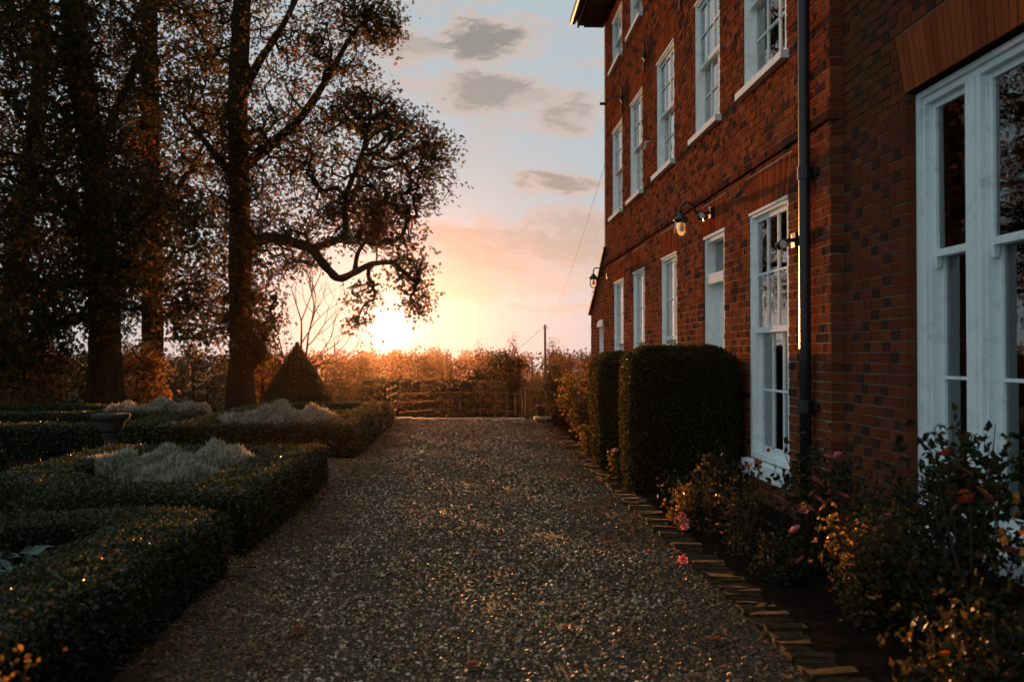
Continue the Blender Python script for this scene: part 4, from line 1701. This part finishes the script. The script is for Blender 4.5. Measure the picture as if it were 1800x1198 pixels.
# fallen flower and fallen leaves on the gravel
q = at(1200, 996, 1.4 * 1750 / (996 - 625))
ff = inst(FLOWER, 'fallen_flower', (q[0], q[1], .035), None, (.9, .3, 0), (1.1, 1.1, 1.1))
tag(ff, 'fallen pink rose lying on the gravel near the edging', 'flower')
LV = G()
for k in range(7):
    a = math.radians(-90 + 30 * k)
    r_ = [.6, .8, .95, 1, .95, .8, .6][k] * .045
    dx, dy = math.sin(a), math.cos(a)
    w = .010
    LV.add([(0, 0, .004), (dx * r_ * .6 + dy * w, dy * r_ * .6 - dx * w, .010), (dx * r_, dy * r_, .002), (dx * r_ * .6 - dy * w, dy * r_ * .6 + dx * w, .008)], [(0, 1, 2, 3)], 0, .2 + .1 * k)
LV.tube([(0, 0, .004), (0, -.03, .008)], .0015, 4)
_o = LV.build('fallen_leaf', M['dead_leaf'], origin=(0, 0, 0))
FL_ME = _o.data
bpy.data.objects.remove(_o)
spots = [(610, 1003, 'pair-less brown leaf lying mid left of the path, level with the near hedge'), (836, 916, 'orange leaf lying near the middle of the gravel, level with the near hedge end'),
         (952, 858, 'small brown leaf on the gravel just before the large yew block'), (775, 1005, 'brown leaf on the gravel a little left of the path centre'),
         (840, 1180, 'red leaf at the very bottom of the picture on the gravel'), (720, 846, 'faint brown leaf on the gravel beside the silver bed hedge'),
         (1075, 965, 'brown leaf on the gravel left of the fallen pink rose'), (530, 1110, 'brown leaf in the shade at the foot of the nearest hedge'),
         (450, 1165, 'brown leaf at the bottom left of the gravel below the nearest hedge'), (690, 1120, 'dark brown leaf on the lower left gravel, right of the hedge shade'),
         (1000, 1120, 'brown leaf on the lower gravel towards the brick edging'), (900, 790, 'tiny leaf on the far gravel near the iron fence'),
         (1262, 1140, 'leaf lying against the brick edging in the lower right')]
for k, (x, y, lab) in enumerate(spots):
    Y = 1.4 * 1750 / (y - 625)
    p = at(x, y, Y)
    o = inst(FL_ME, 'fallen_leaf', (p[0], p[1], .03 + float(path_z(p[0], p[1]))), None, (random.uniform(-.4, .4), random.uniform(-.4, .4), random.uniform(0, 6.28)), (random.uniform(.8, 1.5),) * 3)
    tag(o, lab.replace('pair-less ', ''), 'leaf', 'fallen leaves on the gravel')
for k, (x, y, Y, lab) in enumerate(((420, 842, 9.6, 'red leaf caught on the hedge rim beside the front silver mound'), (180, 992, 4.75, 'red leaf on top of the nearest box hedge, close to its inner edge'), (95, 1003, 4.6, 'brown leaf on the nearest box hedge by the blue green plant'))):
    p = at(x, y, Y)
    o = inst(FL_ME, 'fallen_leaf', (p[0], p[1], .452), None, (random.uniform(-.3, .3), random.uniform(-.3, .3), random.uniform(0, 6.28)), (.9,) * 3)
    tag(o, lab, 'leaf', 'fallen leaves on the box hedges')

# ------------------------------------------------------------------ trees
def grow(seeds, pts):
    """seeds: list of (pos, parent index); joins each point to the nearest node, near ones first"""
    P = [np.array(s[0], float) for s in seeds]
    par_ = [s[1] for s in seeds]
    pts = np.asarray(pts, float)
    S = np.array(P)
    d = np.min(np.linalg.norm(pts[:, None] - S[None], axis=2), axis=1)
    arr = np.zeros((len(P) + 2 * len(pts), 3))
    n = len(P)
    arr[:n] = S
    for i in np.argsort(d):
        p = pts[i]
        dv = p - arr[:n]
        dist = np.linalg.norm(dv, axis=1) + np.maximum(0, -dv[:, 2]) * .25
        j = int(np.argmin(dist))
        q = arr[j]
        if dist[j] > .5:
            mid = (p + q) / 2 + RNG.normal(0, .09 * dist[j], 3)
            arr[n] = mid
            par_.append(j)
            j = n
            n += 1
        arr[n] = p
        par_.append(j)
        n += 1
    return arr[:n], par_


def branch_mesh(g, P, par_, nseed, r_tip, r_max, power=.5, m=0, start=0):
    n = len(P)
    cnt = np.ones(n)
    for i in range(n - 1, 0, -1):
        if par_[i] >= 0:
            cnt[par_[i]] += cnt[i]
    rad = np.minimum(r_tip * cnt ** power, r_max)
    a = np.arange(4) * math.pi / 2
    ids = [i for i in range(n) if par_[i] >= 0 and i >= start]
    A = P[[par_[i] for i in ids]]
    B = P[ids]
    ra = np.minimum(rad[[par_[i] for i in ids]], rad[ids] * 1.5)
    rb = rad[ids]
    t = B - A
    Rm = rots(t, 0.0)
    ring = np.stack([np.cos(a), np.sin(a), np.zeros(4)], 1)
    va = A[:, None] + np.einsum('nij,kj->nki', Rm, ring) * ra[:, None, None]
    vb = B[:, None] + np.einsum('nij,kj->nki', Rm, ring) * rb[:, None, None]
    v = np.concatenate([va, vb], 1).reshape(-1, 3)
    f0 = np.array([(k, (k + 1) % 4, 4 + (k + 1) % 4, 4 + k) for k in range(4)])
    f = (f0[None] + (np.arange(len(ids)) * 8)[:, None, None]).reshape(-1, 4)
    g.add(v, f, m)
    return rad


def ellipsoid(n, c, r, shell=.35):
    d = rdir(n)
    q = (shell + (1 - shell) * RNG.random(n)) ** .6
    return np.asarray(c) + d * np.asarray(r) * q[:, None]


def px_lobe(n, x, y, rx, ry, Y, dY):
    c = at(x, y, Y)
    return ellipsoid(int(n * 1.7), c, (rx / 1750 * Y, dY, ry / 1750 * Y))


def smooth_path(pts, k=5):
    pts = np.asarray(pts, float)
    out = []
    n = len(pts)
    for i in range(n - 1):
        p0, p1, p2, p3 = pts[max(i - 1, 0)], pts[i], pts[i + 1], pts[min(i + 2, n - 1)]
        for t in np.linspace(0, 1, k, endpoint=False):
            out.append(.5 * ((2 * p1) + (-p0 + p2) * t + (2 * p0 - 5 * p1 + 4 * p2 - p3) * t * t + (-p0 + 3 * p1 - 3 * p2 + p3) * t ** 3))
    out.append(pts[-1])
    return np.array(out)


def big_tree(label, trunk, limbs, lobes, leaf_n, leaf_s, spread, name='chestnut_tree', r0=.4, mt='chestnut', r_tip=.009, bias=.6, group='big chestnut trees beyond the parterre'):
    base = np.array(trunk[0][0])
    t = thing(name, base, label, 'tree', group)
    tp = np.array([p for p, _ in trunk])
    tr = np.array([r for _, r in trunk])
    path_ = smooth_path(tp, 6)
    rr = np.interp(np.linspace(0, len(tp) - 1, len(path_)), np.arange(len(tp)), tr)
    g = G()
    g.tube(path_, rr, 14, rough=.05)
    g.build('trunk', M['bark'], t, smooth=True)
    seeds = [(p, i - 1) for i, p in enumerate(path_) if True]
    ntr = len(seeds)
    for lp, la, lb in limbs:
        q = smooth_path(lp, 5)
        g = G()
        g.tube(q, np.linspace(la, lb, len(q)) * (1 + .08 * np.sin(np.arange(len(q)) * 1.7)), 9, rough=.06)
        g.build('limb', M['bark'], t, smooth=True)
        s0 = len(seeds)
        for i, p in enumerate(q):
            seeds.append((p, -1 if i == 0 else s0 + i - 1))
    pts = np.concatenate(lobes)
    # no branching off the lowest trunk
    usable = [s for s in seeds]
    P, pr = grow(usable, pts)
    g = G()
    branch_mesh(g, P, pr, len(seeds), r_tip, .055, .46, start=len(seeds))
    g.build('branches', M['bark'], t)
    tips = P[len(seeds):]
    n = leaf_n
    idx = RNG.integers(0, len(tips), n)
    p = tips[idx] + RNG.normal(0, spread, (n, 3)) * np.array([1, 1, .75])
    g = G()
    ax = rdir(n) + np.array([0, 0, bias])
    # colour in clumps: neighbours share a tone
    tone = RNG.random(len(tips)) ** 1.2
    r = np.clip(.72 * tone[idx] + .38 * RNG.random(n) - .05, 0, 1)
    g.scatter(PALM_V, PALM_F, p, rots(ax), leaf_s * RNG.uniform(.6, 1.25, n), 0, r)
    g.build('crown', M[mt], t)
    return t


gz = lambda x, y: float(ground_z(x, y))
A3 = lambda x, y, Y: at(x, y, Y)
# the chestnut nearest the sun, with the kinked low limb
b0 = A3(424, 700, 28)
trunk1 = [((b0[0], 28, gz(b0[0], 28) - .1), .50), ((b0[0] - .02, 28, .6), .37), (A3(425, 600, 28), .32), (A3(422, 480, 28), .30), (A3(421, 330, 28), .28), (A3(418, 180, 28), .26), (A3(424, 40, 28), .26), (A3(430, -120, 28), .2), (A3(436, -330, 28), .1)]
limbs1 = [([A3(428, 440, 28), A3(470, 418, 27.6), A3(515, 426, 27), A3(548, 438, 26.5), A3(572, 468, 26), A3(596, 489, 25.6), A3(624, 478, 25.2), A3(655, 464, 24.8), A3(690, 462, 24.4), A3(712, 480, 24.2)], .17, .045),
          ([A3(548, 438, 26.5), A3(585, 424, 26.2), A3(607, 412, 26), A3(608, 345, 25.8), A3(632, 285, 25.6), A3(648, 220, 25.5), A3(655, 165, 25.4)], .12, .03),
          ([A3(624, 478, 25.2), A3(628, 448, 25), A3(642, 425, 24.8), A3(668, 395, 24.5)], .07, .03),
          ([A3(421, 300, 28), A3(480, 250, 27.4), A3(530, 205, 27), A3(580, 130, 26.6), A3(620, 60, 26.2), A3(660, 25, 25.8)], .16, .04),
          ([A3(418, 180, 28), A3(455, 110, 27.6), A3(500, 40, 27.2), A3(545, -60, 27)], .15, .05),
          ([A3(421, 330, 28), A3(370, 260, 28.4), A3(320, 200, 28.6)], .13, .04)]
lobes1 = [px_lobe(190, 630, 285, 160, 130, 25.4, 2.2), px_lobe(62, 715, 290, 92, 90, 24.8, 1.6), px_lobe(13, 775, 265, 40, 36, 24.8, .9),
          px_lobe(70, 640, 195, 70, 40, 25.6, 1.4), px_lobe(110, 600, 70, 90, 80, 26.2, 1.8), px_lobe(45, 670, 30, 40, 45, 25.9, 1.2),
          px_lobe(260, 430, 170, 130, 230, 28, 2.8), px_lobe(60, 690, 390, 60, 55, 24.6, 1.2), px_lobe(30, 718, 475, 36, 42, 24.3, .9), px_lobe(14, 738, 530, 18, 30, 24.2, .5),
          px_lobe(14, 640, 515, 24, 30, 24.6, .7), px_lobe(6, 625, 568, 12, 10, 24.6, .4), px_lobe(90, 490, 430, 80, 70, 27, 1.6), px_lobe(60, 455, 560, 45, 50, 26.6, 1.0), px_lobe(40, 440, 620, 34, 34, 26.2, .8),
          px_lobe(170, 470, -190, 300, 170, 27.2, 3.4), px_lobe(110, 422, 300, 46, 190, 26.9, .6), px_lobe(60, 424, 530, 40, 80, 26.9, .5), px_lobe(70, 620, 385, 70, 55, 25, 1.2)]
big_tree('big chestnut tree with the kinked low limb nearest the setting sun', trunk1, limbs1, lobes1, 37000, .084, .20, r0=.5)
b0 = A3(185, 705, 22)
trunk2 = [((b0[0], 22, gz(b0[0], 22) - .1), .52), ((b0[0], 22, .7), .38), (A3(184, 580, 22), .33), (A3(178, 430, 22), .30), (A3(165, 280, 22), .27), (A3(140, 120, 22), .28), (A3(120, -60, 22), .22), (A3(110, -330, 22), .1)]
limbs2 = [([A3(184, 520, 22), A3(230, 440, 21.5), A3(270, 360, 21.2), A3(300, 300, 21)], .15, .04), ([A3(178, 430, 22), A3(110, 340, 21.4), A3(60, 280, 21)], .15, .04), ([A3(165, 280, 22), A3(210, 180, 22), A3(250, 80, 22)], .14, .04),
          ([A3(184, 560, 22), A3(120, 560, 21), A3(60, 590, 20.2), A3(10, 640, 19.6)], .10, .02)]
lobes2 = [px_lobe(330, 130, 130, 200, 240, 22, 2.6), px_lobe(150, 60, 430, 120, 110, 21, 1.8), px_lobe(130, 260, 400, 90, 120, 21.5, 1.6), px_lobe(90, 170, 540, 110, 60, 21, 1.4),
          px_lobe(90, 30, 600, 80, 60, 19.8, 1.2), px_lobe(60, 10, 200, 90, 250, 20.5, 1.4), px_lobe(130, 120, -180, 260, 150, 22, 3), px_lobe(110, 175, 380, 60, 200, 20.8, .6), px_lobe(60, 130, 120, 60, 150, 20.9, .6)]
big_tree('wide dark chestnut tree with the thickest trunk at far left', trunk2, limbs2, lobes2, 33000, .085, .24, r0=.5)
b0 = A3(268, 690, 33)
trunk3 = [((b0[0], 33, gz(b0[0], 33) - .1), .5), ((b0[0], 33, .7), .36), (A3(268, 560, 33), .33), (A3(266, 400, 33), .32), (A3(264, 200, 33), .29), (A3(262, 20, 33), .25), (A3(260, -260, 33), .1)]
lobes3 = [px_lobe(240, 310, 150, 110, 230, 33, 2.8), px_lobe(150, 320, 440, 110, 120, 32, 2.4), px_lobe(80, 190, 380, 90, 140, 34, 2), px_lobe(90, 290, -150, 180, 140, 33, 3), px_lobe(70, 350, 560, 60, 50, 32, 1.6)]
big_tree('chestnut tree standing behind between the two nearer chestnut trunks', trunk3, [([A3(266, 400, 33), A3(320, 320, 32.6), A3(360, 250, 32)], .14, .04)], lobes3, 21000, .11, .28, r0=.45)
b0 = A3(20, 690, 30)
trunk4 = [((b0[0], 30, gz(b0[0], 30) - .1), .5), ((b0[0], 30, .7), .36), (A3(22, 560, 30), .33), (A3(40, 380, 30), .3), (A3(70, 150, 30), .25), (A3(80, -240, 30), .1)]
lobes4 = [px_lobe(170, 40, 200, 140, 240, 30, 2.8), px_lobe(90, 0, 470, 130, 100, 29, 2.4), px_lobe(90, 60, -150, 200, 140, 30, 3), px_lobe(90, -160, 200, 110, 350, 28, 3)]
big_tree('dim chestnut tree at the left picture edge behind the thick trunk', trunk4, [([A3(40, 380, 30), A3(90, 300, 29.6), A3(130, 250, 29)], .14, .04)], lobes4, 16500, .11, .28, r0=.45)


def tree(name, label, x, y, H, lobes, leaf_n, leaf_s, mt, tr=.12, spread=None, nodes=60, cat='tree', group=None, lean=0, tmpl='kite', r_tip=None, up=.3, pw=.5):
    """lobes: (dx, dy, z, rx, ry, rz) relative to the base"""
    z0 = gz(x, y)
    t = thing(name, (x, y, z0), label, cat, group)
    h0 = min(l[2] - l[5] * .3 for l in lobes)
    h0 = max(h0, .3)
    path_ = smooth_path([(x, y, z0 - .2), (x + lean * .3 + RNG.normal(0, .03), y, z0 + h0 * .5), (x + lean, y, z0 + h0), (x + lean * 1.2, y, z0 + (h0 + H) / 2)], 4)
    g = G()
    g.tube(path_, np.linspace(tr, tr * .3, len(path_)), 8, rough=.05)
    w = np.array([l[3] * l[4] * l[5] for l in lobes]) ** .67
    w /= w.sum()
    pts = np.concatenate([ellipsoid(max(4, int(nodes * q)), (x + l[0], y + l[1], z0 + l[2]), l[3:6]) for l, q in zip(lobes, w)])
    pts[:, 2] = np.maximum(pts[:, 2], z0 + .1)
    seeds = [(p, i - 1) for i, p in enumerate(path_)]
    P, pr = grow(seeds, pts)
    branch_mesh(g, P, pr, len(seeds), r_tip or tr * .07, tr * .6, pw, start=len(seeds))
    g.build('trunk', M['bark'], t)
    if leaf_n:
        tips = P[len(seeds):]
        idx = RNG.integers(0, len(tips), leaf_n)
        s = spread or leaf_s * 1.6
        p = tips[idx] + RNG.normal(0, s, (leaf_n, 3))
        p[:, 2] = np.maximum(p[:, 2], z0 + .05)
        g = G()
        tone = RNG.random(len(tips))
        r = np.clip(.6 * tone[idx] + .4 * RNG.random(leaf_n), 0, 1)
        if tmpl == 'palm':
            g.scatter(PALM_V, PALM_F, p, rots(rdir(leaf_n) + np.array([0, 0, up])), leaf_s * RNG.uniform(.6, 1.3, leaf_n), 0, r)
        else:
            g.scatter(KITE_V, KITE_F, p, rots(rdir(leaf_n) + np.array([0, 0, up])), leaf_s * RNG.uniform(.6, 1.3, leaf_n), 0, r)
        g.build('crown', M[mt], t)
    return t


def ptree(name, label, px, ytop, halfw, Y, mt, n, leaf, H=None, shape='round', **kw):
    """place by where it stands: column px, top row ytop, half width, distance"""
    p = at(px, ytop, Y)
    z0 = gz(p[0], Y)
    H = p[2] - z0
    r = halfw / 1750 * Y
    if shape == 'round':
        lb = [(0, 0, H * .62, r * .8, r * .8, H * .34), (-r * .45, 0, H * .5, r * .55, r * .5, H * .28), (r * .45, .2, H * .52, r * .55, r * .5, H * .3), (0, 0, H * .3, r * .8, r * .7, H * .25)]
    elif shape == 'cone':
        lb = [(0, 0, H * (.15 + .8 * k / 5), r * (1 - k / 5.4), r * (1 - k / 5.4), H * .12) for k in range(6)]
    elif shape == 'shrub':
        lb = [(0, 0, H * .45, r * .9, r * .7, H * .5), (-r * .5, 0, H * .38, r * .5, r * .5, H * .38), (r * .5, 0, H * .42, r * .5, r * .5, H * .4)]
    else:
        lb = [(0, 0, H * .68, r * .95, r * .7, H * .30)]
    return tree(name, label, p[0], Y, H, lb, n, leaf, mt, **kw)


# undergrowth below and behind the chestnuts
GU = 'bushes under the chestnuts'
ptree('bush', 'bush of sunlit orange leaves between the thick trunk and the second trunk', 243, 575, 52, 25.5, 'autumn', 1700, .085, shape='shrub', tmpl='palm', cat='bush', group=GU, nodes=70)
ptree('bush', 'sunlit golden brown bush in the far left corner beneath the trees', 45, 560, 75, 20.5, 'autumn', 2200, .085, shape='shrub', tmpl='palm', cat='bush', group=GU, nodes=80)  # autumn leaf colour stands in for sunlight that misses this bush
ptree('bush', 'russet bush just left of the topiary cone, behind the trunk', 462, 600, 40, 30, 'autumn', 1500, .09, shape='shrub', tmpl='palm', cat='bush', group=GU, nodes=70)
ptree('bush', 'dark evergreen bush seen between the two chestnut trunks', 340, 590, 62, 37, 'conifer', 2600, .13, shape='shrub', cat='bush', group=GU, nodes=80)
ptree('bush', 'dark evergreen bush left of the thick chestnut trunk', 105, 585, 80, 27, 'conifer', 2800, .11, shape='shrub', cat='bush', group=GU, nodes=80)
ptree('bush', 'dim green bush behind the iron fence left of the topiary', 400, 620, 60, 44, 'olive', 1800, .16, shape='shrub', cat='bush', group=GU, nodes=60)
ptree('bush', 'dark bush filling the gap at the left edge under the dim chestnut', -20, 580, 90, 31, 'conifer', 2400, .13, shape='shrub', cat='bush', group=GU, nodes=70)
ptree('bush', 'dim bush beyond the fence right of the thick chestnut trunk', 240, 600, 70, 46, 'conifer', 2000, .17, shape='shrub', cat='bush', group=GU, nodes=60)
# bare tree behind the topiary
bp = at(517, 640, 40)
bz = gz(bp[0], 40)
bt = thing('bare_tree', (bp[0], 40, bz), 'leafless tree with fanning twigs rising behind the topiary cone', 'tree')
g = G()


def twig(p, d, L, r, depth):
    n = 4
    P = [p]
    for k in range(n):
        d = d + RNG.normal(0, .10, 3) + np.array([0, 0, .05])
        d /= np.linalg.norm(d)
        P.append(P[-1] + d * L / n)
    g.tube(P, np.linspace(r, r * .6, n + 1), 5 if depth < 2 else 3, caps=False)
    if depth >= 5:
        return
    for k in range(3 if depth < 3 else 2):
        q = P[-1] if k < 2 else P[2]
        side = RNG.normal(0, 1, 3) * np.array([1, .6, .5])
        nd = d * .95 + side * .42
        nd /= np.linalg.norm(nd)
        twig(q, nd, L * RNG.uniform(.62, .85), r * .62, depth + 1)


twig(np.array([bp[0], 40, bz - .1]), np.array([.04, 0, 1.0]), 2.0 + .25, .085, 0)
twig(np.array([bp[0] + .02, 40, bz + 1.6]), np.array([.75, 0, .75]), 1.3, .05, 1)
twig(np.array([bp[0] + .02, 40, bz + 1.5]), np.array([-.5, 0, .85]), 1.1, .04, 2)
g.build('trunk', M['bark'], bt)
# middle distance
GM = 'trees in the valley beyond the fence'
mid = [
    ('bush', 'hazy shrub in the valley directly under the setting sun', 690, 640, 46, 70, 'far_olive', 1500, .26, 'shrub'),
    ('tree', 'hazy round tree just left of the setting sun', 632, 622, 34, 82, 'far_olive', 1300, .28, 'round'),
    ('tree', 'hazy tree with ragged top just right of the setting sun', 738, 592, 20, 74, 'far_olive', 1300, .24, 'round'),
    ('bush', 'hazy low thicket right of the sun before the wooded hill', 790, 642, 44, 78, 'far_olive', 1500, .27, 'shrub'),
    ('tree', 'thin leaved spreading tree standing up above the skyline right of centre', 826, 580, 46, 92, 'far_russet', 520, .22, 'round'),
    ('conifer', 'dark spreading conifer clump behind the curved iron fence', 872, 612, 58, 46, 'far_dark', 5200, .17, 'shrub'),
    ('conifer', 'tall narrow dark conifer rising from the conifer clump', 902, 594, 9, 50, 'far_dark', 900, .14, 'cone'),
    ('conifer', 'dark pointed conifer behind the right utility pole', 972, 600, 30, 76, 'far_dark', 1500, .24, 'cone'),
    ('tree', 'red brown tree in the valley just right of the utility pole', 1005, 622, 34, 88, 'far_russet', 1500, .28, 'round'),
    ('tree', 'red brown tree against the lean-to end of the house', 1045, 604, 34, 80, 'far_russet', 1500, .27, 'round'),
    ('bush', 'dark round bush beyond the fence before the utility pole', 985, 654, 40, 33, 'far_olive', 2200, .11, 'shrub'),
    ('bush', 'pale tipped bush between conifer clump and utility pole', 940, 658, 26, 38, 'autumn', 1100, .10, 'shrub'),
    ('tree', 'hazy tree in the valley seen right of the topiary cone', 590, 628, 30, 66, 'far_olive', 1200, .22, 'round'),
    ('tree', 'hazy tree in the valley between topiary and sun', 650, 640, 34, 58, 'far_olive', 1300, .20, 'round'),
    ('tree', 'hazy tree in the valley left of the topiary cone', 480, 600, 50, 70, 'far_olive', 1500, .25, 'round'),
    ('bush', 'hazy bush in the valley below the spreading tree', 812, 634, 40, 62, 'far_russet', 1200, .2, 'shrub'),
    ('tree', 'far hazy tree on the skyline between thicket and spreading tree', 765, 604, 22, 120, 'far_olive', 900, .4, 'round'),
    ('tree', 'far russet tree below the skyline left of the utility pole', 930, 636, 30, 110, 'far_russet', 1100, .36, 'round'),
]
for nm, lab, x, yt, hw, Y, mt, n, lf_, shp in mid:
    ptree(nm, lab, x, yt, hw, Y, mt, int(n * 4.5), lf_ * .5, shape=shp, cat='bush' if nm == 'bush' else 'tree', group=GM, tr=.14 if nm != 'bush' else .05, nodes=110, spread=lf_ * 1.0)
# clipped field hedge beyond the fence
a, b = at(655, 676, 47), at(868, 666, 43)
box_hedge([(a[0], a[1]), ((a[0] + b[0]) / 2, 45.2), (b[0], b[1])], False, .8, at(760, 670, 45)[2] - gz(0, 45), 320, .12, 'long clipped field hedge beyond the curved iron fence', z0=gz(0, 45), name='field_hedge', m='yew')

# wooded hill on the skyline
g = G()
nt = 620
tx = RNG.uniform(-160, 125, nt)
ty = RNG.uniform(135, 250, nt)
tz = ground_z(tx, ty)
hh = RNG.uniform(4.2, 6.6, nt)
for i in range(nt):
    rr = RNG.uniform(1.6, 3.0)
    m_ = 170
    d = rdir(m_)
    p = np.array([tx[i], ty[i], tz[i] + hh[i] * .58]) + d * np.array([rr, rr, hh[i] * .42]) * (RNG.random(m_)[:, None] ** .4)
    g.scatter(KITE_V, KITE_F, p, rots(rdir(m_)), RNG.uniform(.3, .7, m_), 0, np.clip(RNG.normal(RNG.random(), .15, m_), 0, 1))
    g.tube([(tx[i], ty[i], tz[i] - .3), (tx[i], ty[i], tz[i] + hh[i] * .8)], [.22, .1], 4, 1, caps=False)
wd = g.build('distant_wood', [M['far_russet'], M['bark']], origin=(0, 190, 0))
wd['kind'] = 'stuff'
wd['label'] = 'hazy wood covering the low hill on the skyline'

# ------------------------------------------------------------------ poles and wires
def pole(px, ytop, Y, label, r=.12):
    p = at(px, ytop, Y)
    z0 = gz(p[0], Y)
    t = thing('utility_pole', (p[0], Y, z0), label, 'pole', 'wooden utility poles in the valley')
    g = G()
    g.tube([(p[0] + .05, Y, z0 - .2), (p[0] + .02, Y, (z0 + p[2]) / 2), (p[0], Y, p[2])], [r, r * .9, r * .75], 10)
    g.build('pole', M['timber'], t, smooth=True)
    for s in (-.12, .12):
        g = G()
        g.tube([(p[0], Y, p[2] - .3), (p[0] + s, Y, p[2] - .3), (p[0] + s * 1.2, Y, p[2] - .2)], .012, 5)
        g.lathe((p[0] + s * 1.2, Y, p[2] - .22), [(.03, 0), (.04, .03), (.03, .06), (.035, .09), (.01, .11)], 8)
        g.build('insulator', M['stone'], t)
    return p


p1 = pole(958, 570, 58, 'wooden utility pole standing against the sky right of the conifers', .085)
p2 = pole(785, 618, 88, 'hazy utility pole in the valley right of the sun', .10)
p3 = pole(588, 600, 60, 'hazy utility pole in the valley right of the topiary cone', .05)


def wire(a, b, sag, r, label):
    a, b = np.array(a), np.array(b)
    t = np.linspace(0, 1, 24)[:, None]
    P = a + (b - a) * t
    P[:, 2] -= sag * 4 * (t * (1 - t))[:, 0]
    g = G()
    g.tube(P, r, 5)
    tag(g.build('cable', M['cable'], smooth=True), label, 'cable')


wire((XF - .02, Y_FAR - .1, 5.25), (p1[0], p1[1], p1[2] - .1), .55, .0042, 'thin telephone cable from the house corner down to the utility pole')
wire((p1[0] - .28, p1[1] - .1, p1[2] - .3), (p2[0] + .28, p2[1], p2[2] - .3), 1.4, .012, 'sagging cable between the right utility pole and the hazy valley pole')
wire((p2[0] - .28, p2[1], p2[2] - .3), (p3[0] + .28, p3[1], p3[2] - .3), 1.2, .012, 'sagging cable between the two hazy valley poles under the sun')

# ------------------------------------------------------------------ haze
g = G()
g.box(-395, 395, -58, 305, -9, 22)
hz = g.build('haze', [], origin=(0, 0, 0))
hz['kind'] = 'stuff'
hm = bpy.data.materials.new('haze')
hm.use_nodes = True
N = NT(hm.node_tree)
out = N.new('ShaderNodeOutputMaterial')
pv = N.new('ShaderNodeVolumePrincipled')
pv.inputs['Color'].default_value = (.96, .60, .46, 1)
pv.inputs['Density'].default_value = HAZE
pv.inputs['Anisotropy'].default_value = HAZE_G
N.link(pv.outputs[0], out.inputs['Volume'])
hz.data.materials.append(hm)
